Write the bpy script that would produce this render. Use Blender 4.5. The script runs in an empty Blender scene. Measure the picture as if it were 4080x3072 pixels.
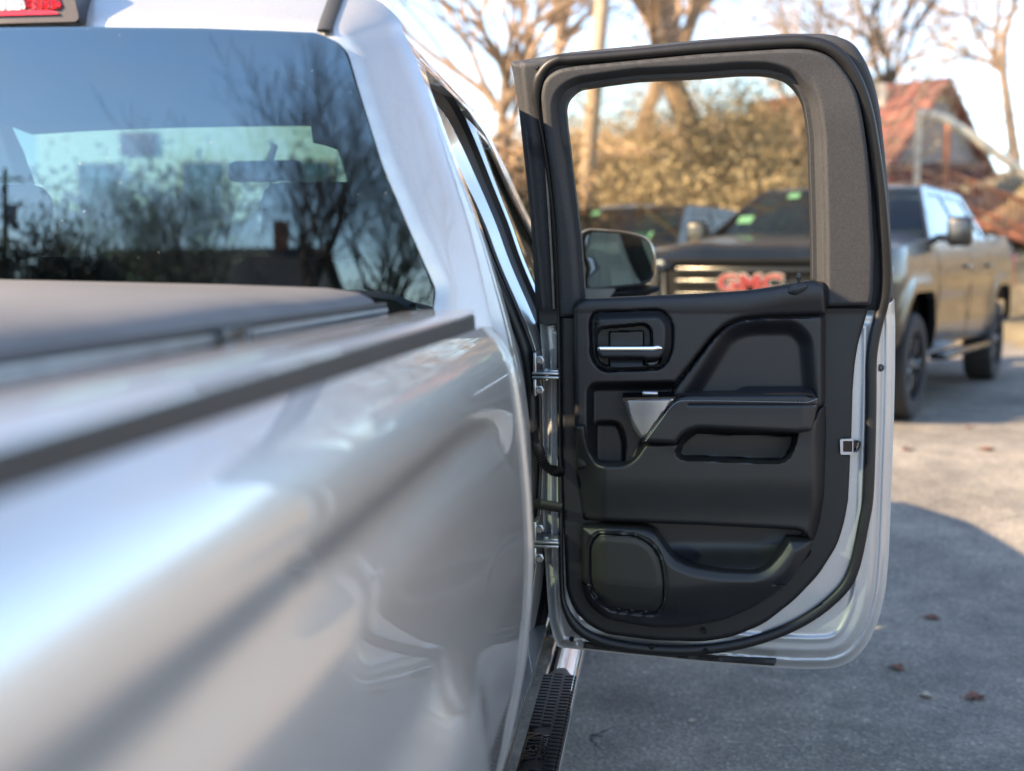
import bpy, bmesh, math, random
import numpy as np
from mathutils import Vector, Matrix
from mathutils.geometry import delaunay_2d_cdt

R = math.radians
SC = bpy.context.scene
COL = SC.collection
random.seed(7)
RNG = np.random.default_rng(11)

# ------------------------------------------------------------------ camera
FPX, CX, CY = 4796.0, 2040.0, 1536.0          # focal length and centre, in photo pixels
PITCH, YAW, CAMH = R(5.78), R(7.1), 1.45
cam_d = bpy.data.cameras.new('camera')
cam = bpy.data.objects.new('camera', cam_d)
COL.objects.link(cam)
cam.location = (0, 0, CAMH)
cam.rotation_euler = (math.pi / 2 - PITCH, 0, YAW)
cam_d.sensor_width = 36
cam_d.lens = 36 * FPX / 4080
cam_d.clip_start = 0.02
cam_d.clip_end = 900
cam_d.dof.use_dof = True
cam_d.dof.focus_distance = 2.56
cam_d.dof.aperture_fstop = 2.2
SC.camera = cam

# ------------------------------------------------------------------ sky, sun, exposure
SUN = Vector((-1.0, -0.61, 0.575)).normalized()       # towards the sun
SUN_EL = math.asin(SUN.z)
SUN_AZ = math.atan2(SUN.x, SUN.y) % (2 * math.pi)
world = bpy.data.worlds.new('World')
SC.world = world
world.use_nodes = True
wn, wl = world.node_tree.nodes, world.node_tree.links
sky = wn.new('ShaderNodeTexSky')
sky.sky_type = 'NISHITA'
sky.sun_disc = False
sky.sun_elevation = SUN_EL
sky.sun_rotation = SUN_AZ
sky.air_density = 1.0
sky.dust_density = 0.2
sky.ozone_density = 2.5
wn['Background'].inputs[1].default_value = 0.15
# thin bright cloud veil over the whole sky
w_tc = wn.new('ShaderNodeTexCoord')
w_mp = wn.new('ShaderNodeMapping')
w_mp.inputs['Scale'].default_value = (1.0, 1.0, 2.6)
w_nz = wn.new('ShaderNodeTexNoise')
w_nz.inputs['Scale'].default_value = 2.3
w_nz.inputs['Detail'].default_value = 8
w_nz.inputs['Roughness'].default_value = .62
w_nz.inputs['Distortion'].default_value = .4
w_rg = wn.new('ShaderNodeMapRange')
w_rg.inputs['From Min'].default_value = .40
w_rg.inputs['From Max'].default_value = .68
w_rg.inputs['To Min'].default_value = .0
w_rg.inputs['To Max'].default_value = .50
w_bw = wn.new('ShaderNodeRGBToBW')
w_ml = wn.new('ShaderNodeMath')
w_ml.operation = 'MULTIPLY'
w_ml.inputs[1].default_value = 1.12
w_mx = wn.new('ShaderNodeMix')
w_mx.data_type = 'RGBA'
wl.new(w_tc.outputs['Generated'], w_mp.inputs[0])
wl.new(w_mp.outputs[0], w_nz.inputs['Vector'])
wl.new(w_nz.outputs['Fac'], w_rg.inputs[0])
wl.new(w_rg.outputs[0], w_mx.inputs['Factor'])
wl.new(sky.outputs[0], w_bw.inputs[0])
wl.new(w_bw.outputs[0], w_ml.inputs[0])
wl.new(sky.outputs[0], w_mx.inputs[6])
wl.new(w_ml.outputs[0], w_mx.inputs[7])
wl.new(w_mx.outputs[2], wn['Background'].inputs[0])
sun_d = bpy.data.lights.new('sun', 'SUN')
sun_d.energy = 5.0
sun_d.angle = R(0.55)
sun_d.color = (1.0, 0.75, 0.49)
sun = bpy.data.objects.new('sun', sun_d)
COL.objects.link(sun)
sun.rotation_euler = SUN.to_track_quat('Z', 'Y').to_euler()
sun.location = (-10, -8, 12)
SC.view_settings.view_transform = 'Standard'
SC.view_settings.look = 'None'
SC.view_settings.gamma = 1
SC.view_settings.exposure = 1.78
SC.view_settings.use_curve_mapping = False
SC.cycles.use_denoising = True
SC.cycles.max_bounces = 10
SC.cycles.transparent_max_bounces = 16
SC.cycles.caustics_reflective = False
SC.cycles.caustics_refractive = False
SC.cycles.sample_clamp_indirect = 6

# ------------------------------------------------------------------ projection helpers
_fw = np.array([-math.sin(YAW) * math.cos(PITCH), math.cos(YAW) * math.cos(PITCH), -math.sin(PITCH)])
_rt = np.array([math.cos(YAW), math.sin(YAW), 0])
_up = np.array([-math.sin(YAW) * math.sin(PITCH), math.cos(YAW) * math.sin(PITCH), math.cos(PITCH)])


def ray(u, v):
    u, v = np.asarray(u, float), np.asarray(v, float)
    return _fw + (u - CX)[..., None] / FPX * _rt - (v - CY)[..., None] / FPX * _up


def at(u, v, y):
    """the point of the plane Y = y seen at photo pixel u, v"""
    d = ray(u, v)
    return np.array([0, 0, CAMH]) + d * (np.asarray(y, float) / d[..., 1])[..., None]


def ground_at(u, v, z=0.0):
    d = ray(u, v)
    return np.array([0, 0, CAMH]) + d * ((z - CAMH) / d[..., 2])[..., None]


def sstep(a, b, x):
    t = np.clip((np.asarray(x, float) - a) / (b - a), 0, 1)
    return t * t * (3 - 2 * t)


# ------------------------------------------------------------------ 2-d helpers
def rp(pts, r=0, n=5):
    """polygon with rounded corners; a point may carry its own radius"""
    out = []
    m = len(pts)
    for i in range(m):
        p = np.array(pts[i][:2], float)
        rr = pts[i][2] if len(pts[i]) > 2 else r
        a, b = np.array(pts[i - 1][:2], float), np.array(pts[(i + 1) % m][:2], float)
        va, vb = a - p, b - p
        la, lb = np.linalg.norm(va), np.linalg.norm(vb)
        if rr <= 0 or la < 1e-9 or lb < 1e-9:
            out.append(p)
            continue
        d = min(rr, la * .48, lb * .48)
        s, e = p + va / la * d, p + vb / lb * d
        for k in range(n + 1):
            t = k / n
            out.append((1 - t) ** 2 * s + 2 * t * (1 - t) * p + t * t * e)
    return np.array(out)


def cr(pts, closed=False, n=8):
    """Catmull-Rom curve through points"""
    P = [np.array(p, float) for p in pts]
    m = len(P)
    out = []
    for i in range(m if closed else m - 1):
        p0 = P[i - 1] if (closed or i > 0) else 2 * P[0] - P[1]
        p1, p2 = P[i], P[(i + 1) % m]
        p3 = P[(i + 2) % m] if (closed or i + 2 < m) else 2 * P[-1] - P[-2]
        for k in range(n):
            t = k / n
            out.append(.5 * (2 * p1 + (p2 - p0) * t + (2 * p0 - 5 * p1 + 4 * p2 - p3) * t ** 2 + (3 * p1 - p0 - 3 * p2 + p3) * t ** 3))
    if not closed:
        out.append(P[-1])
    return np.array(out)


def resample(poly, sp, closed=True):
    poly = np.asarray(poly, float)
    q = np.vstack([poly, poly[:1]]) if closed else poly
    out = []
    for a, b in zip(q[:-1], q[1:]):
        L = np.linalg.norm(b - a)
        if L < 1e-9:
            continue
        k = max(1, int(round(L / sp)))
        for j in range(k):
            out.append(a + (b - a) * j / k)
    if not closed:
        out.append(q[-1])
    out = np.array(out)
    keep = [0]
    for i in range(1, len(out)):
        if np.linalg.norm(out[i] - out[keep[-1]]) > sp * .2:
            keep.append(i)
    return out[keep]


def inside(Pt, poly):
    x, y = Pt[:, 0], Pt[:, 1]
    c = np.zeros(len(Pt), bool)
    q = np.asarray(poly)
    for (x1, y1), (x2, y2) in zip(q, np.roll(q, -1, 0)):
        k = (y1 > y) != (y2 > y)
        if y1 != y2:
            c ^= k & (x < (x2 - x1) * (y - y1) / (y2 - y1) + x1)
    return c


def pdist(Pt, poly, closed=True):
    q = np.asarray(poly, float)
    a = q if closed else q[:-1]
    b = np.roll(q, -1, 0) if closed else q[1:]
    best = np.full(len(Pt), 1e18)
    for (ax, ay), (bx, by) in zip(a, b):
        dx, dy = bx - ax, by - ay
        L = dx * dx + dy * dy
        if L < 1e-12:
            continue
        t = np.clip(((Pt[:, 0] - ax) * dx + (Pt[:, 1] - ay) * dy) / L, 0, 1)
        best = np.minimum(best, (Pt[:, 0] - ax - t * dx) ** 2 + (Pt[:, 1] - ay - t * dy) ** 2)
    return np.sqrt(best)


def sd(Pt, poly):
    """signed distance, positive inside"""
    d = pdist(Pt, poly)
    return np.where(inside(Pt, poly), d, -d)


# ------------------------------------------------------------------ mesh helpers
def mk(name, verts, faces, mat, parent=None, smooth=True, angle=38, pinv=None):
    me = bpy.data.meshes.new(name)
    me.from_pydata([tuple(map(float, v)) for v in verts], [], [tuple(int(i) for i in f) for f in faces])
    me.validate()
    if smooth:
        me.polygons.foreach_set('use_smooth', [True] * len(me.polygons))
        me.set_sharp_from_angle(angle=R(angle))
    me.update()
    o = bpy.data.objects.new(name, me)
    COL.objects.link(o)
    for m in (mat if isinstance(mat, (list, tuple)) else [mat]):
        me.materials.append(M[m])
    if parent:
        o.parent = parent
        if 'base' in parent:
            o.matrix_parent_inverse = Matrix.Translation(Vector(parent['base'])).inverted()
    return o


class Geo:
    """collects shapes that become one mesh"""

    def __init__(s):
        s.v, s.f = [], []

    def add(s, v, f):
        n = len(s.v)
        s.v += [tuple(map(float, p)) for p in v]
        s.f += [tuple(int(i) + n for i in q) for q in f]
        return s

    def patch(s, outline, mapf, sp, holes=(), skirt=None, flip=False):
        v, f, rings = triangulate(outline, sp, holes)
        xyz = mapf(v)
        if flip:
            f = f[:, ::-1]
        s.add(xyz, f)
        if skirt is not None:
            for rg in rings:
                a = xyz[rg]
                b = a + np.asarray(skirt)
                n = len(rg)
                s.add(np.vstack([a, b]), [(i, (i + 1) % n, n + (i + 1) % n, n + i) for i in range(n)])
        return s

    def box(s, c, d, bev=0.0, rz=0.0, rx=0.0, ry=0.0, seg=2):
        bm = bmesh.new()
        bmesh.ops.create_cube(bm, size=1)
        bmesh.ops.scale(bm, vec=d, verts=bm.verts)
        if bev > 0:
            bmesh.ops.bevel(bm, geom=bm.edges[:] + bm.verts[:], offset=bev, segments=seg, affect='EDGES', profile=.5)
        m = Matrix.Translation(c) @ Matrix.Rotation(rz, 4, 'Z') @ Matrix.Rotation(ry, 4, 'Y') @ Matrix.Rotation(rx, 4, 'X')
        bmesh.ops.transform(bm, matrix=m, verts=bm.verts)
        bm.verts.index_update()
        s.add([x.co for x in bm.verts], [[x.index for x in q.verts] for q in bm.faces])
        bm.free()
        return s

    def tube(s, path, r, n=10, closed=False, up=None, cap=True):
        """sweep an ellipse (r = radius or (ru, rn)) along a path; up = fixed second axis"""
        P = np.asarray(path, float)
        m = len(P)
        T = np.roll(P, -1, 0) - np.roll(P, 1, 0)
        if not closed:
            T[0], T[-1] = P[1] - P[0], P[-1] - P[-2]
        T /= np.maximum(np.linalg.norm(T, axis=1), 1e-12)[:, None]
        rr = np.asarray(r, float)
        V = []
        last = None
        for i in range(m):
            t = T[i]
            if up is not None:
                b = np.array(up, float)
                b = b - t * (b @ t)
            elif last is None:
                b = np.array([0, 0, 1.]) if abs(t[2]) < .9 else np.array([1., 0, 0])
                b = b - t * (b @ t)
            else:
                b = last - t * (last @ t)
            b /= max(np.linalg.norm(b), 1e-12)
            last = b
            a = np.cross(t, b)
            if rr.ndim == 0:
                ra = rb = float(rr)
            elif rr.ndim == 1 and len(rr) == 2 and m != 2:
                ra, rb = rr
            elif rr.ndim == 1:
                ra = rb = rr[i]
            else:
                ra, rb = rr[i]
            for k in range(n):
                w = 2 * math.pi * k / n
                V.append(P[i] + a * ra * math.cos(w) + b * rb * math.sin(w))
        F = []
        for i in range(m if closed else m - 1):
            j = (i + 1) % m
            for k in range(n):
                l = (k + 1) % n
                F.append((i * n + k, i * n + l, j * n + l, j * n + k))
        if cap and not closed:
            F.append(tuple(range(n - 1, -1, -1)))
            F.append(tuple((m - 1) * n + k for k in range(n)))
        return s.add(V, F)

    def lathe(s, prof, c, axis='X', n=32):
        """prof: (radius, offset along the axis)"""
        V, F = [], []
        for (r, h) in prof:
            for k in range(n):
                w = 2 * math.pi * k / n
                q = (h, r * math.cos(w), r * math.sin(w))
                if axis == 'Y':
                    q = (q[1], q[0], q[2])
                elif axis == 'Z':
                    q = (q[1], q[2], q[0])
                V.append((q[0] + c[0], q[1] + c[1], q[2] + c[2]))
        for i in range(len(prof) - 1):
            for k in range(n):
                l = (k + 1) % n
                F.append((i * n + k, i * n + l, (i + 1) * n + l, (i + 1) * n + k))
        return s.add(V, F)

    def disc(s, c, r, axis='Y', n=14):
        V = []
        for k in range(n):
            w = 2 * math.pi * k / n
            a, b = r * math.cos(w), r * math.sin(w)
            V.append({'Y': (c[0] + a, c[1], c[2] + b), 'X': (c[0], c[1] + a, c[2] + b), 'Z': (c[0] + a, c[1] + b, c[2])}[axis])
        return s.add(V, [tuple(range(n))])

    def ribbon(s, A, B):
        A, B = np.asarray(A), np.asarray(B)
        n = len(A)
        return s.add(np.vstack([A, B]), [(i, i + 1, n + i + 1, n + i) for i in range(n - 1)])

    def grid(s, fn, us, vs):
        V = [fn(u, v) for u in us for v in vs]
        m = len(vs)
        F = [(i * m + j, i * m + j + 1, (i + 1) * m + j + 1, (i + 1) * m + j) for i in range(len(us) - 1) for j in range(m - 1)]
        return s.add(V, F)

    def build(s, name, mat, parent=None, smooth=True, angle=38):
        return mk(name, s.v, s.f, mat, parent, smooth, angle)


def triangulate(outline, sp, holes=()):
    ol = resample(outline, sp)
    hs = [resample(h, sp) for h in holes]
    rings, pts, edges = [], [], []
    for rg in [ol] + hs:
        n0 = len(pts)
        k = len(rg)
        pts += list(rg)
        rings.append(np.arange(n0, n0 + k))
        edges += [(n0 + i, n0 + (i + 1) % k) for i in range(k)]
    lo, hi = ol.min(0), ol.max(0)
    nx, ny = max(1, int((hi[0] - lo[0]) / sp)), max(1, int((hi[1] - lo[1]) / (sp * .87)))
    gx, gy = np.meshgrid(np.arange(nx + 2), np.arange(ny + 2))
    g = np.stack([lo[0] + (gx + .5 * (gy % 2)) * sp, lo[1] + gy * sp * .87], -1).reshape(-1, 2)
    g = g[inside(g, ol)]
    if len(g):
        g = g[pdist(g, ol) > sp * .55]
    for h in hs:
        if len(g):
            g = g[(~inside(g, h)) & (pdist(g, h) > sp * .55)]
    allp = pts + list(g)
    res = delaunay_2d_cdt([Vector((float(a), float(b))) for a, b in allp], edges, [], 0, 1e-7)
    v = np.array([(q.x, q.y) for q in res[0]])
    f = np.array([t for t in res[2] if len(t) == 3])
    c = v[f].mean(1)
    ok = inside(c, ol)
    for h in hs:
        ok &= ~inside(c, h)
    f = f[ok]
    # original -> output index
    omap = {}
    for i, orig in enumerate(res[3]):
        for j in orig:
            omap[j] = i
    rings = [np.array([omap[i] for i in rg if i in omap]) for rg in rings]
    e1, e2 = v[f[:, 1]] - v[f[:, 0]], v[f[:, 2]] - v[f[:, 0]]
    cw = (e1[:, 0] * e2[:, 1] - e1[:, 1] * e2[:, 0]) < 0
    f[cw] = f[cw][:, ::-1]
    return v, f, rings


def empty(name, base, label, cat, group=None):
    o = bpy.data.objects.new(name, None)
    COL.objects.link(o)
    o.empty_display_size = .2
    o.location = base
    o['label'] = label
    o['category'] = cat
    if group:
        o['group'] = group
    return o


def tag(o, label=None, cat=None, group=None, kind=None):
    for k, v in (('label', label), ('category', cat), ('group', group), ('kind', kind)):
        if v:
            o[k] = v
    return o


# ------------------------------------------------------------------ materials
M = {}


def mat(name):
    m = bpy.data.materials.new(name)
    m.use_nodes = True
    M[name] = m
    nt = m.node_tree
    return m, nt.nodes, nt.links, nt.nodes['Principled BSDF']


def noise(n, l, scale, detail=4, rough=.6, coord='Object', dist=0):
    tc = n.new('ShaderNodeTexCoord')
    t = n.new('ShaderNodeTexNoise')
    t.inputs['Scale'].default_value = scale
    t.inputs['Detail'].default_value = detail
    t.inputs['Roughness'].default_value = rough
    t.inputs['Distortion'].default_value = dist
    l.new(tc.outputs[coord], t.inputs['Vector'])
    return t


def ramp(n, l, src, stops):
    r = n.new('ShaderNodeValToRGB')
    e = r.color_ramp.elements
    e[0].position, e[0].color = stops[0][0], (*stops[0][1], 1)
    e[1].position, e[1].color = stops[-1][0], (*stops[-1][1], 1)
    for p, c in stops[1:-1]:
        x = e.new(p)
        x.color = (*c, 1)
    l.new(src, r.inputs[0])
    return r


def bump(n, l, src, b, strength=.2, dist=.002):
    x = n.new('ShaderNodeBump')
    x.inputs['Strength'].default_value = strength
    x.inputs['Distance'].default_value = dist
    l.new(src, x.inputs['Height'])
    l.new(x.outputs[0], b.inputs['Normal'])
    return x


def simple(name, col, rough=.5, metal=0, var=.12, vscale=14, bscale=0, bstr=.2, bdist=.0006, coat=0, spec=.5, rvar=.12):
    m, n, l, b = mat(name)
    t = noise(n, l, vscale)
    c = np.array(col)
    r = ramp(n, l, t.outputs['Fac'], [(.3, tuple(c * (1 - var))), (.7, tuple(np.minimum(c * (1 + var), 1)))])
    l.new(r.outputs[0], b.inputs['Base Color'])
    mr = n.new('ShaderNodeMapRange')
    mr.inputs['To Min'].default_value = max(.0, rough * (1 - rvar))
    mr.inputs['To Max'].default_value = min(1, rough * (1 + rvar))
    l.new(t.outputs['Fac'], mr.inputs[0])
    l.new(mr.outputs[0], b.inputs['Roughness'])
    b.inputs['Metallic'].default_value = metal
    b.inputs['Coat Weight'].default_value = coat
    b.inputs['Coat Roughness'].default_value = .03
    b.inputs['Specular IOR Level'].default_value = spec
    if bscale:
        t2 = noise(n, l, bscale, 3)
        bump(n, l, t2.outputs['Fac'], b, bstr, bdist)
    return m


def paint(name, col, metal, rough, flake=.03, dust=.16, coat=1.0):
    m, n, l, b = mat(name)
    t = noise(n, l, 2200, 1)
    c = np.array(col)
    r = ramp(n, l, t.outputs['Fac'], [(.35, tuple(c * (1 - flake * 3))), (.65, tuple(np.minimum(c * (1 + flake * 3), 1)))])
    # thin film of dust
    t2 = noise(n, l, 5, 6, .7)
    t3 = noise(n, l, 160, 3, .7)
    mx = n.new('ShaderNodeMix')
    mx.data_type = 'RGBA'
    ml = n.new('ShaderNodeMath')
    ml.operation = 'MULTIPLY'
    l.new(t2.outputs['Fac'], ml.inputs[0])
    l.new(t3.outputs['Fac'], ml.inputs[1])
    ds = n.new('ShaderNodeMapRange')
    ds.inputs['From Min'].default_value = .2
    ds.inputs['From Max'].default_value = .5
    ds.inputs['To Max'].default_value = dust
    l.new(ml.outputs[0], ds.inputs[0])
    l.new(ds.outputs[0], mx.inputs['Factor'])
    l.new(r.outputs[0], mx.inputs[6])
    mx.inputs[7].default_value = (.30, .27, .23, 1)
    l.new(mx.outputs[2], b.inputs['Base Color'])
    b.inputs['Metallic'].default_value = metal
    b.inputs['Roughness'].default_value = rough
    b.inputs['Coat Weight'].default_value = coat
    b.inputs['Coat IOR'].default_value = 1.55
    cr_ = n.new('ShaderNodeMapRange')
    cr_.inputs['To Min'].default_value = .006
    cr_.inputs['To Max'].default_value = .025
    l.new(t2.outputs['Fac'], cr_.inputs[0])
    l.new(cr_.outputs[0], b.inputs['Coat Roughness'])
    wv = noise(n, l, 7, 2)
    x = n.new('ShaderNodeBump')
    x.inputs['Strength'].default_value = .025
    x.inputs['Distance'].default_value = .004
    l.new(wv.outputs['Fac'], x.inputs['Height'])
    l.new(x.outputs[0], b.inputs['Coat Normal'])
    return m


def glass(name, tint, refl=1.5, dust=.03, gain=1.0, gcol=(1, 1, 1)):
    m, n, l, b = mat(name)
    n.remove(b)
    out = n['Material Output']
    tr = n.new('ShaderNodeBsdfTransparent')
    tr.inputs[0].default_value = (*tint, 1)
    gl = n.new('ShaderNodeBsdfGlossy')
    gl.inputs['Roughness'].default_value = .0
    gl.inputs['Color'].default_value = (*gcol, 1)
    df = n.new('ShaderNodeBsdfDiffuse')
    df.inputs[0].default_value = (.5, .5, .48, 1)
    fr = n.new('ShaderNodeFresnel')
    ge = n.new('ShaderNodeNewGeometry')
    io = n.new('ShaderNodeMapRange')          # same reflectance from both sides of the pane
    io.inputs['To Min'].default_value = refl
    io.inputs['To Max'].default_value = 1 / refl
    l.new(ge.outputs['Backfacing'], io.inputs[0])
    l.new(io.outputs[0], fr.inputs[0])
    mu = n.new('ShaderNodeMath')
    mu.operation = 'MULTIPLY'
    mu.use_clamp = True
    mu.inputs[1].default_value = gain
    l.new(fr.outputs[0], mu.inputs[0])
    m1, m2 = n.new('ShaderNodeMixShader'), n.new('ShaderNodeMixShader')
    l.new(mu.outputs[0], m1.inputs[0])
    l.new(tr.outputs[0], m1.inputs[1])
    l.new(gl.outputs[0], m1.inputs[2])
    # specks of dust and water spots on the pane
    vo = n.new('ShaderNodeTexVoronoi')
    vo.inputs['Scale'].default_value = 46
    tc = n.new('ShaderNodeTexCoord')
    l.new(tc.outputs['Object'], vo.inputs['Vector'])
    nz = noise(n, l, 9, 2)
    nr = n.new('ShaderNodeMapRange')
    nr.inputs['From Min'].default_value = .46
    nr.inputs['From Max'].default_value = .75
    nr.inputs['To Max'].default_value = .09
    l.new(nz.outputs['Fac'], nr.inputs[0])
    lt = n.new('ShaderNodeMath')
    lt.operation = 'LESS_THAN'
    l.new(vo.outputs['Distance'], lt.inputs[0])
    l.new(nr.outputs[0], lt.inputs[1])
    fl = noise(n, l, 30, 5, .7)
    fm = n.new('ShaderNodeMapRange')
    fm.inputs['From Min'].default_value = .35
    fm.inputs['From Max'].default_value = .8
    fm.inputs['To Max'].default_value = dust
    l.new(fl.outputs['Fac'], fm.inputs[0])
    mxm = n.new('ShaderNodeMath')
    mxm.operation = 'MULTIPLY_ADD'
    l.new(lt.outputs[0], mxm.inputs[0])
    mxm.inputs[1].default_value = .35
    l.new(fm.outputs[0], mxm.inputs[2])
    l.new(mxm.outputs[0], m2.inputs[0])
    l.new(m1.outputs[0], m2.inputs[1])
    l.new(df.outputs[0], m2.inputs[2])
    l.new(m2.outputs[0], out.inputs[0])
    return m


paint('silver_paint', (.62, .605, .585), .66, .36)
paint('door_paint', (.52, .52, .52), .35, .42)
paint('black_paint', (.004, .005, .007), 0, .3, .02, .02, .55)
glass('rear_glass', (.15, .225, .22), 1.7, .004, 1.9, (.62, .80, 1.0))
glass('door_glass', (.66, .64, .55), 1.4, .012)
glass('clear_glass', (.76, .88, .83), 1.5, .006)
glass('car_glass', (.20, .34, .33), 1.5, .004, 1.1)
simple('trim_plastic', (.0105, .0115, .0145), .42, 0, .10, 9, 1500, .35, .0008)
simple('garnish_plastic', (.034, .036, .041), .66, 0, .30, 260, 1200, .5, .001)
simple('soft_vinyl', (.011, .0115, .0145), .42, 0, .08, 9, 1300, .3, .0008)
simple('carrier_plastic', (.0095, .010, .0115), .5, 0, .1, 9, 1500, .35, .0008)
simple('gloss_black', (.008, .008, .010), .16, 0, .1, 20)
simple('rubber', (.010, .010, .011), .48, 0, .2, 30, 900, .2, .0006)
simple('dusty_rubber', (.022, .021, .020), .6, 0, .35, 14, 500, .3, .001)
simple('charcoal_gray', (.040, .041, .043), .5, 0, .12, 10, 900, .3, .0006)
simple('tonneau_vinyl', (.155, .15, .147), .62, 0, .14, 6, 500, .4, .001)
simple('satin_silver', (.46, .46, .48), .30, .9, .05, 30)
simple('chrome', (.82, .82, .83), .05, 1, .03, 8)
simple('zinc', (.42, .43, .44), .34, .9, .2, 60, 300, .2, .0005)
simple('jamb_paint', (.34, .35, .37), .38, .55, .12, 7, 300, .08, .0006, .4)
simple('interior_gray', (.09, .09, .092), .7, 0, .1, 10, 700, .3, .001)
simple('interior_dark', (.014, .014, .016), .7, 0, .1, 10)
simple('fabric_dark', (.018, .018, .020), .9, 0, .2, 40, 600, .5, .001)
simple('tyre', (.016, .016, .017), .75, 0, .25, 20, 160, .4, .003)
simple('alloy', (.35, .36, .38), .3, .9, .1, 8)
simple('black_alloy', (.012, .012, .013), .3, .3, .1, 8)
simple('mirror_glass', (.78, .82, .83), .0, 1, .0, 4, rvar=0)
simple('red_lens', (.55, .008, .012), .08, 0, .1, 60, coat=.6)
simple('white_lens', (.75, .74, .72), .12, 0, .2, 90, coat=.6)
simple('lamp_housing', (.03, .022, .024), .35, 0, .1, 20)
simple('headlight_lens', (.62, .65, .68), .08, .75, .3, 12, coat=1)
simple('grille_black', (.005, .005, .006), .7, 0, .2, 16, spec=.2)
simple('emblem_red', (.22, .004, .010), .4, 0, .08, 20, coat=.5)
simple('stitch_thread', (.26, .27, .28), .8, 0, .15, 400)
simple('sticker_green', (.15, .36, .20), .5, 0, .1, 30)
simple('wood_pole', (.36, .27, .19), .85, 0, .2, 6, 60, .5, .004)
simple('grey_boards', (.30, .27, .245), .85, 0, .25, 5, 50, .5, .004)
simple('red_roof', (.25, .105, .076), .7, 0, .18, 3, 20, .4, .01)
simple('cream_paint', (.72, .66, .52), .6, 0, .1, 4)
simple('white_wall', (.58, .72, .72), .7, 0, .08, 3)
simple('red_stain', (.42, .16, .08), .7, 0, .2, 6)
simple('dark_red', (.10, .04, .035), .7, 0, .2, 6)
simple('bark_tan', (.30, .215, .145), .9, 0, .28, 7, 40, .6, .01)
simple('bark_dark', (.105, .082, .062), .9, 0, .3, 7, 40, .6, .01)
simple('twig_tan', (.42, .30, .205), .9, 0, .25, 3)
simple('twig_dark', (.10, .08, .062), .9, 0, .25, 3)
simple('cable', (.02, .02, .02), .6)
simple('transformer_grey', (.25, .26, .27), .5)
simple('dark_roof', (.05, .045, .045), .8, 0, .2, 5, 30, .4, .01)
simple('tan_siding', (.42, .34, .25), .75, 0, .12, 3)
simple('dry_leaf', (.17, .075, .045), .7, 0, .35, 30, 200, .4, .001)
simple('pale_leaf', (.42, .36, .28), .7, 0, .3, 30, 200, .4, .001)


def speaker_mesh():
    m, n, l, b = mat('speaker_mesh')
    tc = n.new('ShaderNodeTexCoord')
    mp = n.new('ShaderNodeMapping')
    mp.inputs['Rotation'].default_value = (0, R(32), 0)
    vo = n.new('ShaderNodeTexVoronoi')
    vo.inputs['Scale'].default_value = 330
    vo.inputs['Randomness'].default_value = .0
    l.new(tc.outputs['Object'], mp.inputs[0])
    l.new(mp.outputs[0], vo.inputs['Vector'])
    r = ramp(n, l, vo.outputs['Distance'], [(.30, (.003, .003, .003)), (.42, (.018, .018, .018))])
    l.new(r.outputs[0], b.inputs['Base Color'])
    b.inputs['Roughness'].default_value = .55
    bump(n, l, r.outputs[0], b, .6, .001)


speaker_mesh()


def leaf_mat(name, stops, trans=.25):
    m, n, l, b = mat(name)
    g = n.new('ShaderNodeNewGeometry')
    r = ramp(n, l, g.outputs['Random Per Island'], stops)
    l.new(r.outputs[0], b.inputs['Base Color'])
    b.inputs['Roughness'].default_value = .75
    tl = n.new('ShaderNodeBsdfTranslucent')
    l.new(r.outputs[0], tl.inputs[0])
    mx = n.new('ShaderNodeMixShader')
    mx.inputs[0].default_value = trans
    l.new(b.outputs[0], mx.inputs[1])
    l.new(tl.outputs[0], mx.inputs[2])
    l.new(mx.outputs[0], n['Material Output'].inputs[0])


leaf_mat('dry_foliage', [(0, (.14, .108, .058)), (.35, (.29, .225, .12)), (.7, (.44, .35, .20)), (1, (.56, .46, .29))])
leaf_mat('olive_foliage', [(0, (.045, .042, .022)), (.5, (.12, .10, .045)), (1, (.26, .21, .10))])
leaf_mat('dark_foliage', [(0, (.012, .014, .010)), (.5, (.03, .032, .02)), (1, (.07, .065, .035))])
leaf_mat('autumn_foliage', [(0, (.16, .09, .045)), (.5, (.33, .20, .10)), (1, (.48, .33, .19))])


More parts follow.
